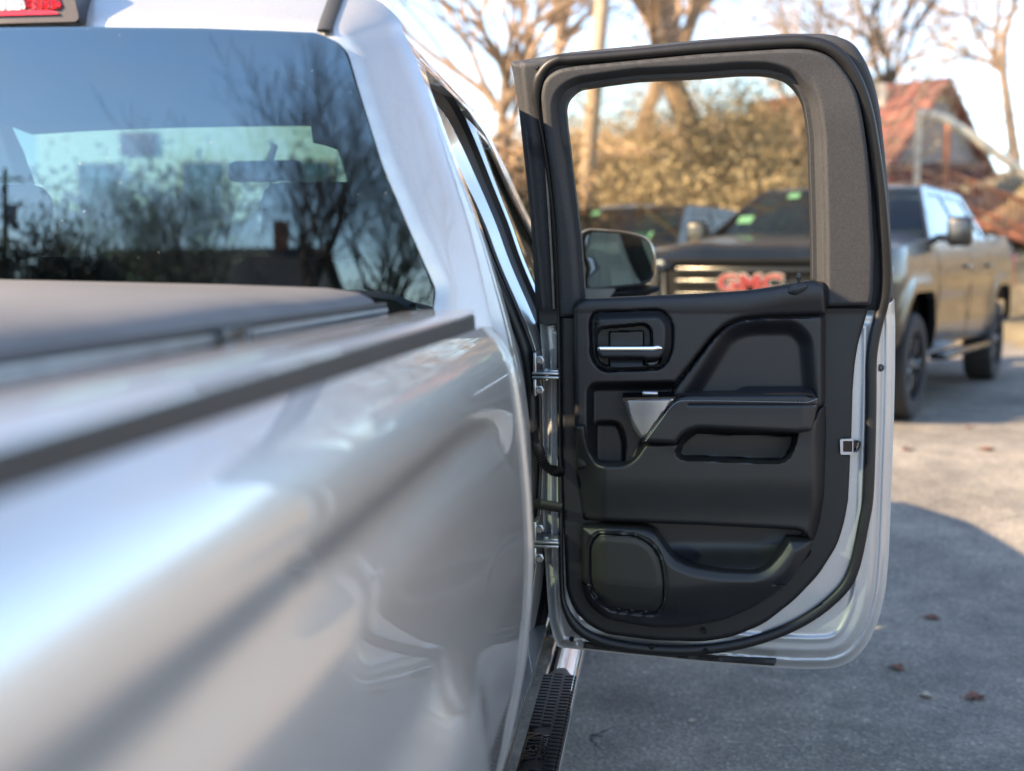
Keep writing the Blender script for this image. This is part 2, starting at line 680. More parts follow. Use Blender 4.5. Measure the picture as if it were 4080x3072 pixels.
def asphalt():
    m, n, l, b = mat('asphalt')
    big = noise(n, l, .55, 5, .6)
    mid = noise(n, l, 5, 5, .65)
    fine = noise(n, l, 75, 3, .7)
    tc = n.new('ShaderNodeTexCoord')
    st = n.new('ShaderNodeTexVoronoi')
    st.inputs['Scale'].default_value = 95
    l.new(tc.outputs['Object'], st.inputs['Vector'])
    stc = ramp(n, l, st.outputs['Color'], [(.0, (.18, .168, .148)), (.55, (.262, .243, .212)), (.85, (.34, .316, .278)), (1, (.52, .50, .45))])
    bc = ramp(n, l, big.outputs['Fac'], [(.32, (.62, .61, .60)), (.5, (.95, .94, .92)), (.72, (1.25, 1.2, 1.12))])
    mcx = ramp(n, l, mid.outputs['Fac'], [(.3, (.7, .7, .71)), (.7, (1.2, 1.17, 1.12))])

    def mul(a, c):
        x = n.new('ShaderNodeMix')
        x.data_type = 'RGBA'
        x.blend_type = 'MULTIPLY'
        x.inputs['Factor'].default_value = 1
        l.new(a, x.inputs[6])
        l.new(c, x.inputs[7])
        return x.outputs[2]
    c = mul(mul(stc.outputs[0], bc.outputs[0]), mcx.outputs[0])
    # cracks
    wn_ = noise(n, l, 2.6, 4, .6)
    mixv = n.new('ShaderNodeMix')
    mixv.data_type = 'RGBA'
    mixv.inputs['Factor'].default_value = .22
    l.new(tc.outputs['Object'], mixv.inputs[6])
    l.new(wn_.outputs['Color'], mixv.inputs[7])
    vc = n.new('ShaderNodeTexVoronoi')
    vc.feature = 'DISTANCE_TO_EDGE'
    vc.inputs['Scale'].default_value = .85
    l.new(mixv.outputs[2], vc.inputs['Vector'])
    brk = noise(n, l, 1.3, 3)
    wd = n.new('ShaderNodeMapRange')
    wd.inputs['From Min'].default_value = .50
    wd.inputs['From Max'].default_value = .62
    wd.inputs['To Min'].default_value = .0
    wd.inputs['To Max'].default_value = .0032
    l.new(brk.outputs['Fac'], wd.inputs[0])
    lt = n.new('ShaderNodeMath')
    lt.operation = 'LESS_THAN'
    l.new(vc.outputs['Distance'], lt.inputs[0])
    l.new(wd.outputs[0], lt.inputs[1])
    mx = n.new('ShaderNodeMix')
    mx.data_type = 'RGBA'
    l.new(lt.outputs[0], mx.inputs['Factor'])
    l.new(c, mx.inputs[6])
    mx.inputs[7].default_value = (.06, .058, .055, 1)
    # leaf litter and sandy grit far out on the lot
    gp = noise(n, l, .9, 6, .7)
    gr = ramp(n, l, gp.outputs['Fac'], [(.52, (0, 0, 0)), (.68, (1, 1, 1))])
    mg = n.new('ShaderNodeMath')
    mg.operation = 'MULTIPLY'
    l.new(gr.outputs[0], mg.inputs[0])
    l.new(fine.outputs['Fac'], mg.inputs[1])
    m2 = n.new('ShaderNodeMix')
    m2.data_type = 'RGBA'
    l.new(mg.outputs[0], m2.inputs['Factor'])
    l.new(mx.outputs[2], m2.inputs[6])
    m2.inputs[7].default_value = (.30, .265, .21, 1)
    l.new(m2.outputs[2], b.inputs['Base Color'])
    b.inputs['Roughness'].default_value = .88
    b.inputs['Specular IOR Level'].default_value = .3
    ad = n.new('ShaderNodeMath')
    ad.operation = 'ADD'
    l.new(st.outputs['Distance'], ad.inputs[0])
    l.new(fine.outputs['Fac'], ad.inputs[1])
    bump(n, l, ad.outputs[0], b, .55, .006)


asphalt()


def hill_ground():
    m, n, l, b = mat('dry_grass')
    t = noise(n, l, 1.1, 8, .7)
    t2 = noise(n, l, 14, 5, .7)
    r = ramp(n, l, t.outputs['Fac'], [(.3, (.12, .095, .05)), (.5, (.28, .22, .12)), (.7, (.42, .34, .19))])
    l.new(r.outputs[0], b.inputs['Base Color'])
    b.inputs['Roughness'].default_value = .95
    bump(n, l, t2.outputs['Fac'], b, .8, .08)


hill_ground()

# ================================================================== GROUND


def gz(x, y):
    return .26 * sstep(4.9, 8.2, y)


def make_ground():
    ys = np.concatenate([np.linspace(-300, -20, 15), np.linspace(-16, 3, 20), np.linspace(3.5, 12, 40), np.linspace(13, 40, 20), np.linspace(50, 300, 12)])
    xs = np.concatenate([np.linspace(-300, -20, 15), np.linspace(-16, 16, 33), np.linspace(20, 300, 15)])
    g = Geo().grid(lambda y, x: (x, y, float(gz(x, y))), ys, xs)
    tag(g.build('ground', 'asphalt'), kind='structure')


make_ground()


def hz(x, y):
    """height of the dry bank behind the car park"""
    b = sstep(17.5, 33, np.asarray(y, float)) * (4.3 + .35 * np.sin(np.asarray(x) * .35)) + .5 * sstep(33, 70, y)
    return .24 + b * sstep(-8, -3, x) * (1 - .5 * sstep(3.5, 5.5, x) + .5 * sstep(8.0, 11.0, x))


def make_hill():
    ys = np.linspace(17, 75, 60)
    xs = np.linspace(-30, 60, 91)
    g = Geo().grid(lambda y, x: (x, y, float(hz(x, y) + .10 * math.sin(x * 2.1 + y) * math.sin(y * 1.7))), ys, xs)
    tag(g.build('hillside', 'dry_grass'), kind='structure')


make_hill()

# ================================================================== SILVER PICKUP
XC = -1.20
T = empty('silver_pickup_truck', (XC, 1.85, 0), 'silver pickup truck in the foreground with its rear passenger door open', 'truck')
T['base'] = (XC, 1.85, 0)

YB = 1.85                    # front end of the bed
# --- bed side
bz = np.array([.45, .55, .62, .70, .82, .92, 1.0, 1.08, 1.15, 1.22, 1.25, 1.27, 1.29, 1.31, 1.335, 1.352, 1.36])
bx = np.array([-.30, -.275, -.258, -.236, -.214, -.204, -.201, -.2045, -.2105, -.2185, -.2227, -.2255, -.2294, -.2354, -.2487, -.264, -.275])
ARCH = rp([(.22, .40), (.36, .66), (.52, .93, .14), (1.22, .93, .16), (1.40, .66, .1), (1.52, .40)], .05, 6)


def smooth_table(a, b, sig):
    zz = np.linspace(a[0] - .2, a[-1] + .2, 1600)
    dz = zz[1] - zz[0]
    lo, hi = (b[1] - b[0]) / (a[1] - a[0]), (b[-1] - b[-2]) / (a[-1] - a[-2])
    xx = np.where(zz < a[0], b[0] + lo * (zz - a[0]), np.where(zz > a[-1], b[-1] + hi * (zz - a[-1]), np.interp(zz, a, b)))
    k = np.exp(-.5 * (np.arange(-300, 301) * dz / sig) ** 2)
    k /= k.sum()
    return zz, np.convolve(np.pad(xx, 300, 'edge'), k, 'valid')


BZ, BX = smooth_table(bz, bx, .016)


def bed_x(A):
    y, z = A[:, 0], A[:, 1]
    x = np.interp(z, BZ, BX)
    fade = 1 - sstep(1.36, 1.80, y)
    z0 = 1.264 - .02 * sstep(1.3, 1.75, y)
    dz = z - z0
    x = x - fade * .0085 * sstep(.004, -.020, dz) * (1 - sstep(-.022, -.085, dz))
    d = pdist(A, ARCH)
    x = x + .022 * (1 - sstep(.03, .15, d)) * sstep(.30, .5, z)
    x = x + .004 * np.exp(-(d / .012) ** 2)
    # flared and rounded front flange of the bed
    x = x + .008 * sstep(.045, .015, YB - y)
    r = .014
    q = np.clip(r - (YB - y), 0, r)
    x = x - (r - np.sqrt(np.maximum(r * r - q * q, 0)))
    return x


def bed_side(side):
    g = Geo()
    ol = [(-.22, .56), (.12, .56)] + [tuple(p) for p in ARCH[(ARCH[:, 1] > .5)]] + [(1.48, .50), (YB - .02, .50), (YB, .52), (YB, 1.33), (YB - .01, 1.354), (-.22, 1.354)]
    # order the arch from rear to front along the bottom
    def mp(A):
        x = bed_x(A)
        if side < 0:
            x = 2 * XC - x
        return np.stack([x, A[:, 0], A[:, 1]], 1)
    g.patch(ol, mp, .0125 if side > 0 else .03, skirt=(-.07 * side, 0, 0))
    return g


BS = bed_side(1).build('bed_side', 'silver_paint', T, angle=60)
bed_side(-1).build('bed_side', 'silver_paint', T, angle=60)

# --- bed rail: silver ledge, charcoal strip painting the shade of the undercut below its lip
ysr = np.linspace(-.22, YB - .004, 24)


def rail(side):
    s = lambda x: x if side > 0 else 2 * XC - x
    g = Geo()
    prof = [(-.2735, 1.3745), (-.2745, 1.3770), (-.279, 1.3790), (-.31, 1.3797), (-.37, 1.3790), (-.408, 1.3755), (-.428, 1.36), (-.43, 1.30)]
    g.grid(lambda y, i: (s(prof[int(i)][0] - (.014 * float(sstep(1.72, YB, y)) if i < 3 else 0)), y, prof[int(i)][1]), ysr, range(len(prof)))
    o = g.build('bed_rail', 'silver_paint', T)
    c = Geo()
    prof2 = [(-.272, 1.346), (-.2705, 1.351), (-.2715, 1.3735), (-.2745, 1.3748), (-.280, 1.3745)]
    c.grid(lambda y, i: (s(prof2[int(i)][0] - .014 * float(sstep(1.72, YB, y))), y, prof2[int(i)][1]), ysr[:-1], range(len(prof2)))
    c.build('undercut_shade', 'charcoal_gray', o)


rail(1)
rail(-1)
# --- tonneau cover
g = Geo()
for side in (1,):
    prof = [(-.428, 1.352), (-.424, 1.366), (-.424, 1.383), (-.432, 1.396), (-.452, 1.406), (-.50, 1.413), (-.65, 1.4195), (-.9, 1.425), (XC, 1.428)]
    prof = prof + [(2 * XC - a, b) for a, b in prof[-2::-1]]
    g.grid(lambda y, i: (prof[int(i)][0] - (.0 if 2 < i < len(prof) - 3 else 0), y, prof[int(i)][1] - .012 * float(sstep(1.765, 1.80, y)) + .002 * math.sin(y * 9 + prof[int(i)][0] * 6)), np.linspace(-.2, 1.80, 60), range(len(prof)))
    g.grid(lambda a, i: (prof[int(i)][0], 1.80, prof[int(i)][1] - .012 - a), [0, .08], range(len(prof)))
tc_ = g.build('tonneau_cover', 'tonneau_vinyl', T, angle=50)
for x0 in (-.419, 2 * XC + .419):
    Geo().box((x0, .79, 1.3800), (.014, 2.0, .0085), .002).build('cover_rail', 'zinc', tc_)
    Geo().box((x0, .79, 1.3885), (.010, 2.0, .0065), .001).build('cover_seal', 'rubber', tc_)
for yy in (1.12, .35):
    Geo().box((-.414, yy, 1.379), (.018, .075, .020), .003).build('cover_clamp', 'gloss_black', tc_)
# --- bed front wall, floor, tailgate
g = Geo().box((XC, YB - .03, 1.02), (1.78, .02, .68)).box((XC, .8, .70), (1.6, 2.0, .02))
g.build('bed_liner', 'interior_dark', T, False)
g = Geo().box((XC, -.25, 1.03), (1.56, .06, .64), .015).box((XC, -.285, 1.05), (1.1, .02, .2), .01)
tg = g.build('tailgate', 'silver_paint', T)
Geo().box((XC, -.285, 1.27), (.24, .035, .05), .01).build('tailgate_handle', 'trim_plastic', tg)
for sx in (-.262, 2 * XC + .262):
    o = Geo().box((sx, -.24, 1.06), (.12, .09, .36), .025).build('tail_lamp', 'red_lens', T)
    Geo().box((sx, -.29, 1.0), (.07, .02, .07), .008).build('reverse_lens', 'white_lens', o)
Geo().box((XC, -.36, .58), (1.92, .20, .16), .04).build('rear_bumper', 'chrome', T)

# --- wheels
def wheel(c, side, parent, rim_m='alloy', r=.40, w=.26, rr=.25, spokes=6):
    s = side
    prof = [(rr * .98, -w * .46), (rr * 1.05, -w * .5), (r * .93, -w * .49), (r * .985, -w * .42), (r, -w * .3), (r, w * .3), (r * .985, w * .42), (r * .93, w * .49), (rr * 1.05, w * .5), (rr * .98, w * .46)]
    o = Geo().lathe(prof, c, 'X', 40).build('wheel', 'tyre', parent)
    g = Geo()
    g.lathe([(rr * 1.02, s * w * .40), (rr * .95, s * w * .44), (rr * .90, s * w * .36), (rr * .88, s * w * .05), (.02, s * w * .05)], c, 'X', 40)
    g.lathe([(.0, s * w * .42), (.055, s * w * .41), (.075, s * w * .36), (.085, s * w * .2)], c, 'X', 20)
    for k in range(spokes):
        a = 2 * math.pi * k / spokes
        for q in (-.09, .09):
            p0 = np.array(c) + np.array([s * w * .34, .06 * math.cos(a), .06 * math.sin(a)])
            p1 = np.array(c) + np.array([s * w * .37, rr * .92 * math.cos(a + q * 2), rr * .92 * math.sin(a + q * 2)])
            g.tube([p0, (p0 + p1) / 2 + np.array([s * .012, 0, 0]), p1], .016, 6)
    g.build('rim', rim_m, o)
    return o


for sx, sd_ in ((-.36, 1), (2 * XC + .36, -1)):
    wheel((sx, .88, .40), sd_, T)
    wheel((sx, 4.62, .40), sd_, T)

# --- cab side profile
cz = np.array([.42, .50, .58, .66, .80, 1.0, 1.15, 1.25, 1.363, 1.46, 1.537, 1.635, 1.77, 1.83, 1.862, 1.893, 1.910])
cx = np.array([-.315, -.285, -.265, -.25, -.235, -.225, -.228, -.24, -.267, -.295, -.32, -.36, -.41, -.434, -.452, -.487, -.545])


CZ, CXT = smooth_table(cz, cx, .022)


def skin(y, z):
    y, z = np.asarray(y, float), np.asarray(z, float)
    x = np.interp(z, CZ, CXT)
    return x - .036 * np.clip((y - 2.0) / .85, -.2, 1.6) * sstep(1.2, 1.5, z) - .012 * sstep(3.2, 4.2, y)


def rear_y(x, z):
    return 1.902 + .035 * (np.asarray(z) - 1.4) + .018 * ((np.asarray(x) - XC) / .8) ** 2


RC = .1155
# rear face of the cab
right = [(float(skin(2.0, z)), z) for z in np.linspace(.60, 1.835, 60)] + [tuple(q) for q in cr([(float(skin(2.0, 1.835)), 1.835), (-.452, 1.866), (-.487, 1.894), (-.54, 1.909), (-.62, 1.916), (-.75, 1.920), (-.9, 1.923), (XC, 1.925)], False, 8)[1:]]
cab_ol = right + [(2 * XC - a, b) for a, b in right[-2::-1]]
WIN = [(-.372, 1.36), (-.368, 1.407), (-.41, 1.505), (-.454, 1.609), (-.490, 1.72), (-.516, 1.803, .035), (-.56, 1.822), (-.75, 1.832), (-.95, 1.838), (XC, 1.841)]
WIN = WIN + [(2 * XC - q[0], *q[1:]) for q in WIN[-2::-1]]
WIN = rp(WIN, .01, 5)


def corner(d):
    q = np.clip(.112 - np.asarray(d, float), 0, 1)
    return 1.15 * (np.sqrt(q * q + .018 ** 2) - .018) + .012 * np.clip(1 - np.asarray(d) / .02, 0, 1) ** 2


def cab_rear_map(A):
    d = pdist(A, np.array(cab_ol)[:])
    bot = A[:, 1] - .60
    d = np.where(bot < d + .001, 1.0, d)
    y = rear_y(A[:, 0], A[:, 1]) + corner(d)
    dw = pdist(A, WIN)
    y = y + .012 * np.exp(-(dw / .012) ** 2)
    return np.stack([A[:, 0], y, A[:, 1]], 1)


CAB = Geo()
CAB.patch(cab_ol, cab_rear_map, .0095, holes=[WIN])
# roof
rx0, rx1 = 2 * XC + .553, -.553


def roof_z(x, y):
    return 1.925 - .015 * np.abs((np.asarray(x) - XC) / .65) ** 2.4 - .05 * np.clip((np.asarray(y) - 2.5) / .95, 0, 2) ** 2


ry = [1.937 + RC, 2.11, 2.2, 2.3, 2.5, 2.7, 2.9, 3.1, 3.25, 3.38]
CAB.grid(lambda y, x: (x, y + .018 * ((x - XC) / .8) ** 2 * (1 if y < 2.08 else 0), float(roof_z(x, y))), ry, np.linspace(rx0, rx1, 25))
CAB.build('cab_body', 'silver_paint', T, angle=50)
# gray moulding in the roof ditch
path = []
for z in (1.822, 1.836, 1.850, 1.866, 1.882, 1.897, 1.908):
    path.append(np.array((-.549, float(rear_y(-.549, z) + corner((1.910 - z) * .96)) - .003, z + .003)))
path += [np.array((-.549, y, float(roof_z(-.549, y)) + .001)) for y in np.linspace(2.085, 3.35, 14)]
g = Geo().tube(path, (.0125, .004), 8, up=(0, -.35, .94))
g.build('roof_moulding', 'charcoal_gray', T)

# side frames of the cab with the door openings
HOLE = rp([(2.10, .58, .12), (2.10, 1.30), (2.135, 1.80, .08), (2.9, 1.815), (3.24, 1.79, .1), (3.98, 1.27, .05), (3.98, .58, .1)], .02, 6)
side_ol = [(1.93, .48), (4.02, .48), (4.04, 1.20), (4.10, 1.285), (3.75, 1.53), (3.42, 1.78), (3.30, 1.85), (3.05, 1.888), (2.5, 1.907), (2.085, 1.907), (2.066, 1.87), (2.03, 1.55), (2.012, 1.36), (1.965, .9)]


def side_map(side):
    def f(A):
        x = skin(A[:, 0], A[:, 1])
        if side < 0:
            x = 2 * XC - x
        return np.stack([x, A[:, 0], A[:, 1]], 1)
    return f


g = Geo().patch(side_ol, side_map(1), .03, holes=[HOLE], skirt=(-.04, 0, 0))
g.build('door_frame_side', 'silver_paint', T, angle=50)
LWIN = [rp([(2.10, 1.33), (2.16, 1.77), (2.74, 1.78), (2.74, 1.33)], .05), rp([(2.86, 1.33), (2.86, 1.78), (3.2, 1.76), (3.86, 1.33)], .05)]
g = Geo().patch(side_ol, side_map(-1), .03, holes=LWIN, skirt=(.04, 0, 0))
ls = g.build('cab_side', 'silver_paint', T, angle=50)
for w in LWIN:
    Geo().patch(w, lambda A: side_map(-1)(A) + np.array([.012, 0, 0]), .1).build('side_window', 'clear_glass', ls)

# rear window and its black border
def win_map(off):
    return lambda A: np.stack([A[:, 0], rear_y(A[:, 0], A[:, 1]) + off, A[:, 1]], 1)


RW = Geo().patch(WIN, win_map(.008), .05).build('rear_window', 'rear_glass', T)
FR = [(-.47, 1.40), (-.50, 1.55), (-.545, 1.69), (-.585, 1.752, .05), (-.70, 1.772), (-.95, 1.782), (XC, 1.785)]
FR = rp(FR + [(2 * XC - q[0], *q[1:]) for q in FR[-2::-1]], .01, 5)
Geo().patch(WIN, win_map(.0125), .05, holes=[FR]).build('frit_border', 'interior_dark', RW)

# high brake lamp on the roof edge
g = Geo()
lx0, lx1 = 2 * XC + .955, -.955
g.patch(rp([(lx0, 1.846), (lx1, 1.846), (lx1 - .028, 1.945), (lx0 + .028, 1.945)], .012), lambda A: np.stack([A[:, 0], 1.925 + .1 * (A[:, 1] - 1.846) + .0 * A[:, 0], A[:, 1]], 1), .02, skirt=(0, .10, -.01))
BL = g.build('brake_lamp', 'lamp_housing', T)
lens = lambda a, b, z0, z1: rp([(a, z0), (b, z0), (b - .02 * (b > -1.1), z1), (a, z1)], .008)
for (a, b, m_, nm) in ((-1.046, -.985, 'red_lens', 'red_lens'), (-1.352, -1.048, 'white_lens', 'cargo_lens'), (-1.415, -1.354, 'red_lens', 'red_lens')):
    Geo().patch(lens(a, b, 1.867, 1.935), lambda A: np.stack([A[:, 0], 1.9205 + .1 * (A[:, 1] - 1.846) + .003 * np.sin(A[:, 0] * 500), A[:, 1]], 1), .006, skirt=(0, .01, 0)).build(nm, m_, BL)
Geo().patch(lens(-1.30, -.985, 1.858, 1.8655), lambda A: np.stack([A[:, 0], 1.9205 + .1 * (A[:, 1] - 1.846), A[:, 1]], 1), .01, skirt=(0, .01, 0)).build('red_lens', 'red_lens', BL)

# --- layers of the rear door opening, seen edge-on past the C pillar
ap = cr([(2.83, .56), (2.845, .8), (2.85, 1.1), (2.85, 1.40), (2.845, 1.56), (2.825, 1.67), (2.775, 1.755), (2.69, 1.80), (2.55, 1.817), (2.3, 1.822), (2.12, 1.815)], False, 8)
tan = np.gradient(ap, axis=0)
tan /= np.linalg.norm(tan, axis=1)[:, None]
nrm = np.stack([-tan[:, 1], tan[:, 0]], 1)          # towards the opening
nrm *= np.sign((nrm @ np.array([-1, -.3])))[:, None]


def ap_curve(delta, rec):
    q = ap + nrm * delta
    x = skin(ap[:, 0], ap[:, 1]) - rec
    return np.stack([x, q[:, 0], q[:, 1]], 1)


Geo().ribbon(ap_curve(.0, .004), ap_curve(.006, .018)).ribbon(ap_curve(.006, .018), ap_curve(.025, .030)).build('door_seal', 'rubber', T)
bp = Geo()
lv = [(.025, .031), (.032, .029), (.05, .036), (.074, .046), (.08, .058), (.085, .075)]
for a, b in zip(lv[:-1], lv[1:]):
    bp.ribbon(ap_curve(*a), ap_curve(*b))
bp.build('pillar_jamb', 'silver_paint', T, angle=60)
Geo().tube(ap_curve(.094, .070), .014, 10).tube(ap_curve(.086, .052), .006, 8).build('door_seal', 'rubber', T)
Geo().ribbon(ap_curve(.10, .075), ap_curve(.125, .11)).ribbon(ap_curve(.125, .11), ap_curve(.15, .19)).ribbon(ap_curve(.15, .19), ap_curve(.05, .20)).build('pillar_trim', 'interior_gray', T)

# --- front passenger door
fd_ol = rp([(2.86, .55, .06), (2.862, 1.3), (2.862, 1.80, .05), (3.2, 1.795, .1), (3.97, 1.26, .04), (3.965, .55, .06)], .02, 6)
fd_win = rp([(2.905, 1.335, .03), (2.905, 1.765, .04), (3.18, 1.755, .08), (3.83, 1.32, .03)], .02, 6)


def fd_map(A):
    P_ = side_map(1)(A)
    d = pdist(A, fd_ol)
    P_[:, 0] -= .012 * (1 - sstep(0, .016, d))
    return P_


FD = Geo().patch(fd_ol, fd_map, .022, holes=[fd_win], skirt=(-.05, 0, 0)).build('front_door', 'silver_paint', T, angle=50)
Geo().patch(fd_win, lambda A: side_map(1)(A) - np.array([.014, 0, 0]), .08).build('side_window', 'clear_glass', FD)
rim_ = resample(fd_win, .03)
Geo().tube(np.stack([skin(rim_[:, 0], rim_[:, 1]) - .006, rim_[:, 0], rim_[:, 1]], 1), .008, 6, closed=True).build('window_moulding', 'gloss_black', FD)
Geo().tube([(float(skin(y, 1.13)) + .035 - .03 * (abs(i - 2) == 2), y, 1.13) for i, y in enumerate((2.95, 2.97, 3.06, 3.15, 3.17))], .013, 8).build('door_handle', 'silver_paint', FD)

# --- passenger mirror
MY = 3.86
mo = rp([(2303, 935, 20), (2345, 912, 30), (2500, 924, 40), (2588, 950, 40), (2614, 1040, 40), (2604, 1112, 25), (2560, 1135, 25), (2420, 1150, 20), (2318, 1160, 20)], 10, 5)


def mir_map(back, k):
    c = np.array([2455., 1035.])
    def f(A):
        return at(*((A - c) * k + c).T, MY) + np.array([0, back, 0])
    return f


g = Geo()
rings = [(0, 1.0), (-.012, .985), (.0, 1.0), (.02, 1.03), (.07, 1.02), (.12, .93), (.15, .75), (.162, .4)]
rg = resample(mo, 12)
for (a, b) in zip(rings[2:-1], rings[3:]):
    A_, B_ = mir_map(*a)(rg), mir_map(*b)(rg)
    n_ = len(rg)
    g.add(np.vstack([A_, B_]), [(i, (i + 1) % n_, n_ + (i + 1) % n_, n_ + i) for i in range(n_)])
e_ = mir_map(.162, .4)(rg)
g.add(e_, [tuple(range(len(e_)))])
MIR = g.build('side_mirror', 'silver_paint', T, angle=60)
g = Geo()
n_ = len(rg)
for (a, b) in (((.0, 1.0), (-.006, .985)), ((-.006, .985), (-.004, .93)), ((-.004, .93), (.010, .915))):
    A_, B_ = mir_map(*a)(rg), mir_map(*b)(rg)
    g.add(np.vstack([A_, B_]), [(i, (i + 1) % n_, n_ + (i + 1) % n_, n_ + i) for i in range(n_)])
g.build('mirror_bezel', 'rubber', MIR)
mg_ = mir_map(0, .93)(rg)
ctr = mg_.mean(0)


def mirror_plane(A):
    P_ = mir_map(0, .93)(A)
    d = P_ - ctr
    P_[:, 1] = MY + .016 - d[:, 0] * .16 - d[:, 2] * .02
    return P_


Geo().patch(mo, mirror_plane, 60).build('mirror_glass', 'mirror_glass', MIR)
g = Geo()
pa = [at(2420, 1168, MY + .05), at(2490, 1166, MY + .05), at(2560, 1158, MY + .06), at(2615, 1150, MY + .07)]
g.tube(pa, [(.02, .05), (.022, .055), (.022, .055), (.012, .04)], 12, up=(0, 1, 0))
g.build('mirror_arm', 'gloss_black', MIR)
Geo().patch(rp([(2318, 1150), (2455, 1150, 8), (2425, 1192, 8), (2318, 1200)], 4), lambda A: at(A[:, 0], A[:, 1], MY - .01), 20, skirt=(0, .1, 0)).build('mirror_base', 'jamb_paint', MIR)

# --- windshield, hood, nose
g = Geo().grid(lambda t, x: (XC + x * (.66 + .12 * t), 3.37 + .80 * t - .10 * x * x * (1 - .2 * t), 1.865 - .585 * t + .02 * math.sin(t * 3.14)), np.linspace(0, 1, 8), np.linspace(-1, 1, 13))
g.build('windshield', 'clear_glass', T)
g = Geo().grid(lambda t, x: (XC + x * (.86 + .0 * t), 4.08 + 1.62 * t - .10 * x * x, 1.27 - .10 * t ** 2 + .025 * (1 - abs(x) ** 3) - .03 * abs(x) ** 4), np.linspace(0, 1, 14), np.linspace(-1, 1, 15))
g.build('hood', 'silver_paint', T)
FA = rp([(4.02, .35), (4.12, .66), (4.30, .93, .14), (4.94, .93, .16), (5.12, .66, .1), (5.2, .35)], .05, 6)
fen = [(4.02, .5), (4.06, .5)] + [tuple(p) for p in FA[FA[:, 1] > .5]] + [(5.2, .5), (5.62, .52), (5.72, .8), (5.68, 1.13), (4.9, 1.23), (4.10, 1.275), (4.045, 1.2)]


def fender(side):
    def f(A):
        x = np.interp(A[:, 1], cz, cx) - .17 * sstep(5.2, 5.8, A[:, 0]) - .10 * sstep(1.12, 1.3, A[:, 1])
        x += .015 * (1 - sstep(.03, .12, pdist(A, FA)))
        return np.stack([x if side > 0 else 2 * XC - x, A[:, 0], A[:, 1]], 1)
    return Geo().patch(fen, f, .04, skirt=(-.05 * side, 0, 0)).build('front_fender', 'silver_paint', T, angle=50)


fender(1)
fender(-1)
g = Geo().box((XC, 5.68, .93), (1.50, .10, .40), .03)
gr_ = g.build('grille', 'grille_black', T)
for z in (.82, .92, 1.02, 1.10):
    Geo().box((XC, 5.735, z), (1.2, .03, .02), .006).build('grille_bar', 'chrome', gr_)
for s in (-1, 1):
    Geo().box((XC + s * .77, 5.66, .98), (.22, .10, .26), .03, rz=-s * .25).build('headlight', 'headlight_lens', T)
Geo().box((XC, 5.72, .60), (1.86, .2, .22), .05).build('front_bumper', 'chrome', T)

# --- underbody and interior
g = Geo().box((XC, 2.6, .50), (1.55, 6.0, .12), .02).box((XC, 4.9, .75), (1.2, 1.4, .5), .03)
g.build('chassis', 'interior_dark', T)
g = Geo().box((XC, 2.95, .60), (1.72, 2.05, .06)).box((XC, 1.975, .86), (1.60, .03, .60))
g.grid(lambda y, x: (x, y, float(roof_z(x, y)) - .035), ry[1:], np.linspace(rx0 + .02, rx1 - .02, 9))
g.build('cab_floor', 'interior_dark', T)
g = Geo()
g.grid(lambda y, x: (x, y, float(roof_z(x, y)) - .042), ry[:], np.linspace(rx0 + .01, rx1 - .01, 9))
g.build('headliner', 'interior_gray', T)
g = Geo().box((XC, 3.98, 1.12), (1.60, .34, .34), .07).box((XC + .45, 3.86, 1.16), (.5, .2, .2), .05)
DB = g.build('dashboard', 'interior_dark', T)
w_ = [(XC - .42 + .19 * math.cos(a), 3.66 + .07 * math.sin(a), 1.16 + .17 * math.sin(a)) for a in np.linspace(0, 2 * math.pi, 28, endpoint=False)]
sw_ = Geo().tube(w_, .016, 8, closed=True).tube([(XC - .42, 3.75, 1.12), (XC - .42, 3.66, 1.16)], .035, 8).tube([(XC - .60, 3.66, 1.16), (XC - .24, 3.66, 1.16)], .018, 6)
sw_.build('steering_wheel', 'interior_dark', T)
for sx in (-.40, .40):
    g = Geo().box((XC + sx, 3.10, .86), (.52, .52, .16), .06, seg=3).box((XC + sx, 2.84, 1.16), (.50, .16, .62), .06, rx=R(-12), seg=3)
    st_ = g.build('front_seat', 'fabric_dark', T)
    Geo().box((XC + sx, 2.76, 1.55), (.27, .10, .18), .045, rx=R(-8), seg=3).build('headrest', 'fabric_dark', st_)
g = Geo().box((XC, 2.30, .88), (1.35, .45, .14), .05, seg=3).box((XC, 2.10, .98), (1.35, .12, .30), .05, rx=R(-8), seg=3)
st_ = g.build('rear_seat', 'fabric_dark', T)
mp_ = at(1060, 682, 3.50)
Geo().box(tuple(mp_), (.235, .05, .062), .02, rz=R(-8), seg=3).tube([mp_, mp_ + np.array([0, .08, .08])], .012, 8).build('rear_view_mirror', 'interior_gray', T)
# visors
for sx in (-.38, .38):
    Geo().box((XC + sx, 3.26, 1.842), (.36, .14, .02), .008).build('sun_visor', 'interior_gray', T)

# --- step bar
SX, SZ = -.243, .395
g = Geo()
ys_ = np.linspace(1.92, 4.3, 30)
g.tube([(SX - .06 * float(sstep(3.9, 4.3, y)), y, SZ) for y in ys_], (.046, .030), 24, up=(0, 0, 1))
SB = g.build('step_bar', 'chrome', T, angle=60)
for y in (2.02, 3.35, 4.1):
    Geo().tube([(SX, y, SZ - .02), (SX - .12, y + .05, SZ - .03), (SX - .26, y + .08, SZ + .06)], .014, 8).build('step_bracket', 'zinc', SB)
Geo().tube([(-.315, 1.95, .40), (-.322, 3.5, .42), (-.322, 4.2, .42)], .008, 8).build('pinch_rail', 'zinc', SB)
PY1 = 2.965
pad = rp([(-.284, 1.93), (-.202, 1.93), (-.200, 2.70), (-.214, 2.93, .03), (-.232, PY1, .02), (-.262, PY1 - .01, .02), (-.284, 2.88)], .006, 4)
g = Geo()


